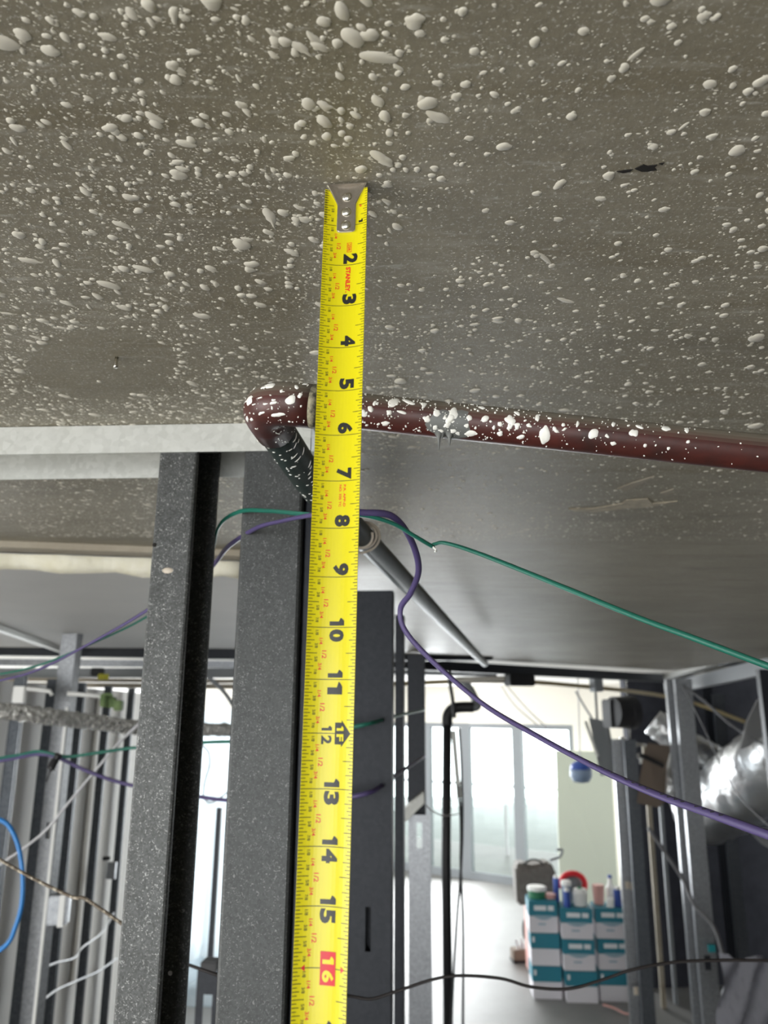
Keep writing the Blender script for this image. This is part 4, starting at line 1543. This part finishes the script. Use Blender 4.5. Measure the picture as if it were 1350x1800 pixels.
def duct(name, pts, r, lb, k=10, n=28, wr=.05, m_='foilduct', cat='duct'):
    P = smooth_path([atY(*q) for q in pts], k)
    fr = frames(P)
    vs, fs = [], []
    ph = [RNG.uniform(0, 6.28) for _ in range(6)]
    for i, (p, t, a, b) in enumerate(fr):
        for j in range(n):
            th = 2 * math.pi * j / n
            rr = r * (1 + wr * math.sin(3 * th + i * .7 + ph[0]) * math.sin(i * .9 + ph[1]) + wr * .7 * math.sin(7 * th + ph[2] + i * 1.3) + wr * .5 * RNG.normal() * .5)
            vs.append(p + a * math.cos(th) * rr + b * math.sin(th) * rr)
    for i in range(len(P) - 1):
        for j in range(n):
            fs.append((i * n + j, i * n + (j + 1) % n, (i + 1) * n + (j + 1) % n, (i + 1) * n + j))
    fs.append(tuple(range(n))[::-1])
    fs.append(tuple((len(P) - 1) * n + j for j in range(n)))
    return tag(MB().add(vs, fs).build(name, m_, smooth=(m_ != 'foil')), lb, cat)


duct('foil_pipe', [(-60, 1244, 2.55), (60, 1256, 2.7), (150, 1268, 2.9), (240, 1278, 3.1), (330, 1281, 3.3), (430, 1284, 3.5)], .027, 'foil wrapped pipe crossing at the left behind the near stud', 22, 14, .13, 'foil', 'pipe')
duct('insulated_duct', [(1232, 1425, 6.95), (1270, 1408, 6.6), (1320, 1372, 6.0), (1380, 1335, 5.5), (1480, 1290, 5.2)], .27, 'large silver insulated duct at the right frame edge')
duct('insulated_duct', [(1148, 1268, 6.9), (1180, 1292, 6.85), (1215, 1312, 6.85), (1250, 1330, 6.9), (1275, 1340, 7.0)], .115, 'slimmer silver duct running behind the corner stud')
duct('insulated_duct', [(1182, 1400, 6.55), (1176, 1380, 6.55), (1180, 1350, 6.6), (1192, 1322, 6.75)], .075, 'short silver duct elbow behind the brown card')
tri = MB().prism([atY(1333, 1228, 5.1), atY(1346, 1290, 5.1), atY(1318, 1312, 5.1), atY(1301, 1318, 5.1), atY(1312, 1270, 5.1)], (.02, .06, 0))
tag(tri.build('foil_flap', 'foilduct', bevel=.004), 'pointed silver foil flap above the large duct', 'foil flap')
tag(MB().prism([atY(1312, 1455, 5.0), atY(1365, 1462, 5.0), atY(1365, 1500, 5.0), atY(1340, 1484, 5.0)], (.02, .08, 0)).build('foil_flap', 'foilduct', bevel=.004),
    'silver foil flap below the large duct at the frame edge', 'foil flap')
# brown card and vent
cdp = [atY(1138, 1306, 6.1), atY(1180, 1312, 6.2), atY(1172, 1345, 6.2), atY(1168, 1412, 6.2), atY(1158, 1420, 6.15), atY(1119, 1412, 6.1), atY(1124, 1370, 6.1), atY(1132, 1325, 6.1)]
crd = tag(MB().prism(cdp, (.02, .05, 0)).build('brown_card', 'cardb', bevel=.006), 'tilted brown card box among the ducts at right', 'box')
MB().beam(atY(1124, 1326, 6.05), atY(1166, 1346, 6.1), .02, .028).build('black_strap', 'black', crd)
q = atY(1103, 1252, 6.35)
vt = empty('vent_fan', q)
tag(vt, 'black round vent fan under the far ceiling at right', 'vent fan')
RV = Matrix((V((.3, -.95, 0)).normalized(), V((0, 0, 1)), V((.95, .3, 0)).normalized())).transposed()
MB().lathe(q, [(.07, -.14), (.12, -.135), (.125, -.02), (.13, -.01), (.13, .05), (.115, .06), (.11, .02), (.03, .01)], 26, RV).build('housing', 'black', vt)
MB().box(q + V((-.12, .02, -.01)), .10, .14, .22, .3).build('motor_box', 'black', vt, bevel=.01)
fl = [atY(1035, 1262, 6.6), atY(1066, 1268, 6.6), atY(1082, 1358, 6.5), atY(1056, 1364, 6.5)]
MBf = MB().prism(fl, (.03, .05, 0)).beam(atY(1050, 1270, 6.62), V((atY(1050, 1270, 6.62).x, 6.62, CEIL + .03)), .02, .004, V((0, 1, 0)))
o = tag(MBf.build('dark_flap', 'frame'), 'dark hanging sheet metal flap above the greenish board', 'metal sheet')
MB().beam(atY(1029, 1268, 6.55), atY(1051, 1330, 6.5), .02, .02).build('bright_edge', 'track', o)
q = atY(1109, 1318, 6.62)
fc = MB()
for i in range(26):
    fc.box(q + V((random.uniform(-.10, .10), random.uniform(-.03, .03), random.uniform(-.09, .09))), random.uniform(.02, .06), .02, random.uniform(.02, .05), random.uniform(0, 3))
fc.tube([q, V((q.x, q.y, CEIL + .031))], .003, 5)
tag(fc.build('crumpled_foil', 'foil'), 'crumpled foil scrap below the vent fan', 'foil')
# dangling cables at right
cable('grey_cable', [(1140, 1455, 5.4), (1170, 1500, 5.4), (1200, 1545, 5.4), (1220, 1590, 5.3), (1255, 1630, 5.2), (1275, 1690, 5.1), (1300, 1740, 5.0), (1350, 1790, 4.9), (1400, 1830, 4.8)], .013, 'dullcable',
      'slack grey cable looping across the right studs to the lower corner', n=6)
cable('grey_cable', [(1200, 1205, 5.6), (1235, 1230, 5.5), (1280, 1270, 5.3), (1310, 1290, 5.2), (1390, 1335, 4.6)], .009, 'dullcable', 'grey cable crossing above the large silver duct', n=6)
cable('grey_cable', [(1200, 1205, 5.55), (1240, 1285, 5.4), (1265, 1340, 5.0), (1300, 1400, 4.6), (1360, 1460, 4.3)], .005, 'dullcable', 'thin grey cable hanging in front of the large silver duct', n=6)
# drain pipe
dp = [(780, 1900, 5.0), (781, 1700, 5.0), (784, 1450, 5.0), (786, 1300, 5.0)]
drp = empty('drain_pipe', V((atY(781, 1700, 5.0).x, 5.0, 0)))
tag(drp, 'black vertical drain pipe with a bent trap at its top', 'pipe')
base = atY(784, 1500, 5.0)
MB().tube([V((base.x, 5.0, 0.0)), V((base.x, 5.0, 1.4)), V((atY(786, 1270, 5.0)))], .028, 14).build('upright', 'black', drp, smooth=True)
MB().tube(smooth_path([atY(786, 1275, 5.0), atY(787, 1258, 5.0), atY(796, 1246, 5.0), atY(812, 1243, 5.0), atY(832, 1243, 5.0)], 6), .034, 14).build('elbow', 'black', drp, smooth=True)
MB().tube(smooth_path([atY(818, 1243, 5.0), atY(838, 1242, 5.0), atY(833, 1225, 5.05), atY(822, 1206, 5.1), atY(812, 1198, 5.15)], 6), .027, 14).build('trap', 'frame', drp, smooth=True)
cable('black_cable', [(790, 1172, 4.9), (791, 1200, 4.9), (796, 1232, 4.9), (799, 1262, 4.9)], .012, 'black', 'short black cable entering the top of the drain elbow', n=6)
tag(MB().beam(atY(797, 1284, 4.85), atY(807, 1402, 4.85), .03, .006, V((0, 1, 0))).build('metal_strap', 'track'), 'thin bright strap hanging right of the drain pipe', 'strap')
cable('black_cable', [(807, 1280, 4.9), (811, 1350, 4.9), (813, 1440, 4.9), (810, 1530, 4.9), (803, 1620, 4.9), (795, 1760, 4.9), (791, 1880, 4.9)], .0075, 'black',
      'black hanging cable nearest the drain pipe', n=6)
cable('black_cable', [(806, 1380, 4.85), (810, 1450, 4.85), (810, 1530, 4.85), (814, 1620, 4.85), (814, 1760, 4.85), (813, 1880, 4.85)], .0075, 'black',
      'black hanging cable farther right of the drain pipe', n=6)
cable('grey_wire', [(744, 1412, 4.29), (760, 1425, 4.45), (780, 1434, 4.65), (808, 1430, 4.87)], .004, 'clearw', 'thin wire sagging before the window by the drain pipe', 'wire', n=6)
for a_, lb in (([(880, 1205, 6.0), (905, 1240, 6.0), (945, 1275, 6.0)], 'left of two thin wires hanging above the window'), ([(890, 1205, 6.0), (925, 1245, 6.0), (960, 1278, 6.0)], 'right of two thin wires hanging above the window')):
    cable('grey_wire', a_, .005, 'clearw', lb, 'wire', n=6)
cable('grey_wire', [(1012, 1215, 6.2), (1025, 1238, 6.2), (1040, 1262, 6.2)], .008, 'frame', 'short dark wire hanging beside the dark flap', 'wire', n=6)

# greenish board leaning by the window, with a round blue topped object hung before it
b0 = atZ(977, 1590, 0.0)
Yb = b0.y
bo = MB().prism([V((atY(977, 1590, Yb).x, Yb - .25, 0.0)), V((atY(1074, 1590, Yb).x, Yb - .35, 0.0)), atY(1073, 1322, Yb), atY(977, 1319, Yb)], (0, .02, 0))
tag(bo.build('wall_board', 'board'), 'pale green board leaning upright beside the far window', 'board')
q = atY(1021, 1357, 7.4)
bl_ = empty('round_lamp', q)
tag(bl_, 'round grey object with a blue top hanging before the greenish board', 'lamp')
MB().lathe(q, [(.02, -.095), (.07, -.085), (.098, -.04), (.10, 0), (.095, .03)], 20).build('globe', 'bluegrey', bl_, smooth=True)
MB().lathe(q, [(.097, .025), (.085, .065), (.05, .09), (.022, .10), (.018, .13)], 20).build('blue_top', 'bluep', bl_, smooth=True)
MB().tube([q + V((0, 0, .12)), q + V((.01, 0, .5)), q + V((.02, 0, CEIL - q.z))], .006, 6).build('cord', 'clearw', bl_)

# ------------------------------------------------------------------ stacked cartons and what stands on them


def carton(c, wd, dp_, h, rz, lb, style):
    r_ = empty('carton', c)
    tag(r_, lb, 'carton', 'teal and white cartons stacked on the far floor')
    MB().box(c + V((0, 0, h * .26)), wd * .985, dp_ * .985, h * .52, rz).build('white_base', 'boxwhite', r_, bevel=.004)
    MB().box(c + V((0, 0, h * .755)), wd, dp_, h * .47, rz).build('teal_band', 'boxteal', r_, bevel=.004)
    ex = V((math.cos(rz), math.sin(rz), 0)); ey = V((-math.sin(rz), math.cos(rz), 0))
    f0 = c - ey * (dp_ / 2 + .0015)
    if style == 1:
        MB().box(f0 + ex * (-wd * .10) + V((0, 0, h * .78)), wd * .42, .003, h * .15, rz).build('print_block', 'print', r_)
        MB().box(f0 + ex * (wd * .27) + V((0, 0, h * .78)), wd * .20, .003, h * .15, rz).build('print_block', 'print', r_)
        ar_ = []
        for i in range(9):
            t = i / 8
            ar_.append(f0 + ex * ((t - .5) * wd * .62) + V((0, 0, h * (.50 - .09 * math.sin(t * math.pi)))))
        ar_ += [f0 + ex * (.31 * wd) + V((0, 0, h * .55)), f0 + ex * (-.31 * wd) + V((0, 0, h * .55))]
        MB().prism(ar_, -ey * .001).build('print_arc', 'printgrey', r_)
        MB().box(f0 + ex * (-wd * .05) + V((0, 0, h * .28)), wd * .25, .0025, h * .05, rz).build('print_line', 'printgrey', r_)
    else:
        MB().box(f0 + ex * (-wd * .40) + V((0, 0, h * .80)), wd * .08, .003, h * .16, rz).build('print_block', 'print', r_)
    return r_


rows = ('lowest', 'middle', 'topmost')
tops = []
for ci, (xl, xr, yb, yt, nm) in enumerate(((937, 990, 1757, 1584, 'left stack'), (996, 1054, 1764, 1597, 'middle stack'), (1058, 1106, 1762, 1597, 'right stack beside the stud'))):
    bl0, br0 = atZ(xl, yb, 0), atZ(xr, yb, 0)
    wd = (br0 - bl0).length
    if ci == 2:
        wd = tops[1][1]
    ztop = atY((xl + xr) / 2, yt, bl0.y).z
    h = ztop / 3
    cc = V((bl0.x + wd / 2, bl0.y + .13, 0))
    for k in range(3):
        jx = random.uniform(-.008, .008)
        carton(cc + V((jx, 0, h * k)), wd * .97, .25, h * .995, math.radians(random.uniform(-2, 2) - 4), '%s teal and white carton of the %s' % (rows[k].capitalize() if False else rows[k], nm),
               1 if (k == 2 or (k == 1 and ci > 0)) else 0)
    tops.append((cc + V((0, 0, ztop)), wd))


def tub(name, c, prof, m_, lb, lid=None, cat='container'):
    e_ = empty(name, c)
    tag(e_, lb, cat)
    MB().lathe(c, prof, 20).build('body', m_, e_, smooth=False)
    if lid:
        MB().lathe(c + V((0, 0, prof[-1][1])), [(prof[-1][0] * lid[1], 0), (prof[-1][0] * lid[1], lid[2]), (prof[-1][0] * lid[1] * .85, lid[2] * 1.25)], 20).build('lid', lid[0], e_)
    return e_


t1, t2, t3 = [t[0] for t in tops]
tub('tub', t1 + V((-.035, 0, 0)), [(.072, 0), (.078, .06)], 'greenp', 'green tub with a white lid on the left carton stack', ('whiteobj', 1.05, .025), 'tub')
tub('tub', t1 + V((.075, -.02, 0)), [(.045, 0), (.05, .035)], 'pinkp', 'small tan tub at the right of the left carton stack', None, 'tub')
tub('can', t2 + V((-.08, -.08, 0)), [(.026, 0), (.026, .12)], 'bluep', 'blue can at the front left of the middle carton stack', ('whiteobj', .8, .02), 'can')
tub('can', t2 + V((-.13, .09, 0)), [(.026, 0), (.026, .19)], 'bluep', 'blue can standing between the left and middle stacks at the back', ('whiteobj', .8, .015), 'can')
tub('can', t3 + V((.07, -.05, 0)), [(.030, 0), (.030, .13)], 'bluep', 'blue can on the right carton stack beside the stud', ('whiteobj', .8, .02), 'can')
tub('bucket', t2 + V((.045, -.02, 0)), [(.055, 0), (.062, .10), (.05, .13)], 'whiteobj', 'white tub in the middle of the middle carton stack', ('greenp', .4, .01), 'tub')
tub('jar', t2 + V((-.065, .0, 0)), [(.04, 0), (.04, .15)], 'bluegrey', 'grey jar behind the blue can on the middle stack', ('whiteobj', 1.1, .03), 'jar')
tub('cup', t3 + V((-.07, .03, 0)), [(.042, 0), (.05, .15)], 'pinkp', 'pink cup on the right carton stack', None, 'cup')
tub('bottle', t3 + V((.04, .05, 0)), [(.035, 0), (.038, .12), (.02, .16), (.016, .20)], 'whiteobj', 'white bottle behind the pink cup on the right stack', ('bluep', 1.1, .02), 'bottle')
tub('jar', t3 + V((.0, -.07, 0)), [(.03, 0), (.032, .05)], 'whiteobj', 'small clear jar at the front of the right stack', ('whiteobj', 1.1, .015), 'jar')
# red and grey coiled tool
rc = t2 + V((.03, .155, .13))
rl = empty('cable_reel', V((rc.x, rc.y, t2.z)))
tag(rl, 'red and dark grey cable reel lying on the middle carton stack', 'cable reel')
pts = [rc + V((.105 * math.cos(t), .0, .085 * math.sin(t))) for t in np.linspace(-.9, 3.5, 30)]
MB().tube(pts, .024, 10).build('red_rim', 'redp', rl, smooth=True)
RX = Matrix((V((1, 0, 0)), V((0, 0, 1)), V((0, -1, 0)))).transposed()
MB().lathe(rc + V((0, .03, -.02)), [(.09, -.02), (.092, 0), (.07, .03), (.03, .04)], 18, RX).build('drum', 'frame', rl)
MB().box(rc + V((0, .01, -.095)), .17, .09, .07).build('foot', 'bluegrey', rl, bevel=.008)
# taupe bag behind the left stack
bgc = atZ(943, 1752, 0) + V((-.02, .55, 0))
hb_ = atY(943, 1515, bgc.y).z
e_ = empty('tool_bag', bgc + V((0, 0, .3)))
tag(e_, 'taupe tool bag on a box behind the left carton stack', 'bag')
wl_, wr_ = atY(909, 1560, bgc.y).x, atY(978, 1560, bgc.y).x
zb_ = atY(943, 1592, bgc.y).z
tag(MB().box(V(((wl_ + wr_) / 2 + .05, bgc.y + .11, zb_ / 2)), .28, .2, zb_ - .002).build('crate', 'pinkp', bevel=.008), 'pinkish box under the taupe bag behind the left stack', 'box')
bagp = [V((wl_, bgc.y, zb_)), V((wr_ + .01, bgc.y, zb_)), V((wr_, bgc.y, hb_ * .93)), V((wr_ - .05, bgc.y, hb_)), V((wl_ + .12, bgc.y, hb_ * .96)), V((wl_ + .05, bgc.y, hb_)), V((wl_ - .01, bgc.y, hb_ * .95))]
MB().prism(bagp, (0, .22, 0)).build('bag_body', 'bag', e_, bevel=.02)
hp = [V((wl_ + .10 + .16 * math.cos(t) * .5 + .06, bgc.y - .01, hb_ * .97 + .05 * math.sin(t))) for t in np.linspace(0, math.pi, 12)]
MB().tube(hp, .009, 8).build('handle', 'black', e_, smooth=True)
hk = smooth_path([atY(966, 1512, bgc.y - .02), atY(984, 1506, bgc.y - .02), atY(988, 1494, bgc.y - .02), atY(978, 1494, bgc.y - .02)], 6)
tag(MB().tube(hk, .012, 8).build('hooked_hose', 'frame', smooth=True), 'grey hooked hose end rising behind the taupe bag', 'hose')
# things on the floor left of the cartons
q = atZ(914, 1693, 0)
e_ = empty('tool_tray', q)
tag(e_, 'small brown and black tool tray on the floor left of the cartons', 'tray')
MB().box(q + V((0, .06, .055)), .13, .13, .11, .1).build('tray_body', 'cardb', e_, bevel=.006)
MB().box(q + V((0, .06, .012)), .14, .14, .024, .1).build('base', 'black', e_, bevel=.004)
for i in range(7):
    d_ = V((random.uniform(-.05, .05), .05 + random.uniform(-.04, .04), .10))
    MB().tube([q + d_, q + d_ + V((random.uniform(-.05, .02), 0, random.uniform(.05, .10)))], .006, 6).build('tool', 'clearw', e_)
q = atZ(929, 1662, 0)
e_ = empty('jug', q)
tag(e_, 'pale jug with a black handle on the floor behind the tool tray', 'jug')
MB().lathe(q + V((.05, 0, 0)), [(.07, 0), (.075, .02), (.075, .20), (.04, .27), (.03, .32)], 16).build('body', 'whiteobj', e_, smooth=True)
MB().tube(smooth_path([q + V((-.01, -.03, .06)), q + V((-.045, -.05, .10)), q + V((-.045, -.05, .22)), q + V((0, -.03, .27))], 6), .016, 8).build('handle', 'black', e_, smooth=True)
cable('orange_cord', [(1060, 1766, 6.85), (1080, 1772, 6.8), (1100, 1782, 6.75), (1118, 1780, 6.75)], .008, 'pinkp', 'thin reddish cord on the floor before the right cartons', n=6)
# scraps low at the right frame edge
q = atY(1330, 1772, 4.6)
NXc = 10
vs = []
for j in range(NXc + 1):
    for i in range(NXc + 1):
        x, y = i / NXc - .5, j / NXc - .5
        vs.append(V((q.x + x * .30, q.y + .1 + .05 * math.sin(x * 13 + y * 7) + y * .12, q.z - y * .45 + .03 * math.sin(x * 11))))
tag(MB().add(vs, [(j * (NXc + 1) + i, j * (NXc + 1) + i + 1, (j + 1) * (NXc + 1) + i + 1, (j + 1) * (NXc + 1) + i) for j in range(NXc) for i in range(NXc)]).build('hanging_wrap', 'greywrap', smooth=True, recalc=False),
    'crumpled grey wrap hanging low at the right frame edge', 'wrap')
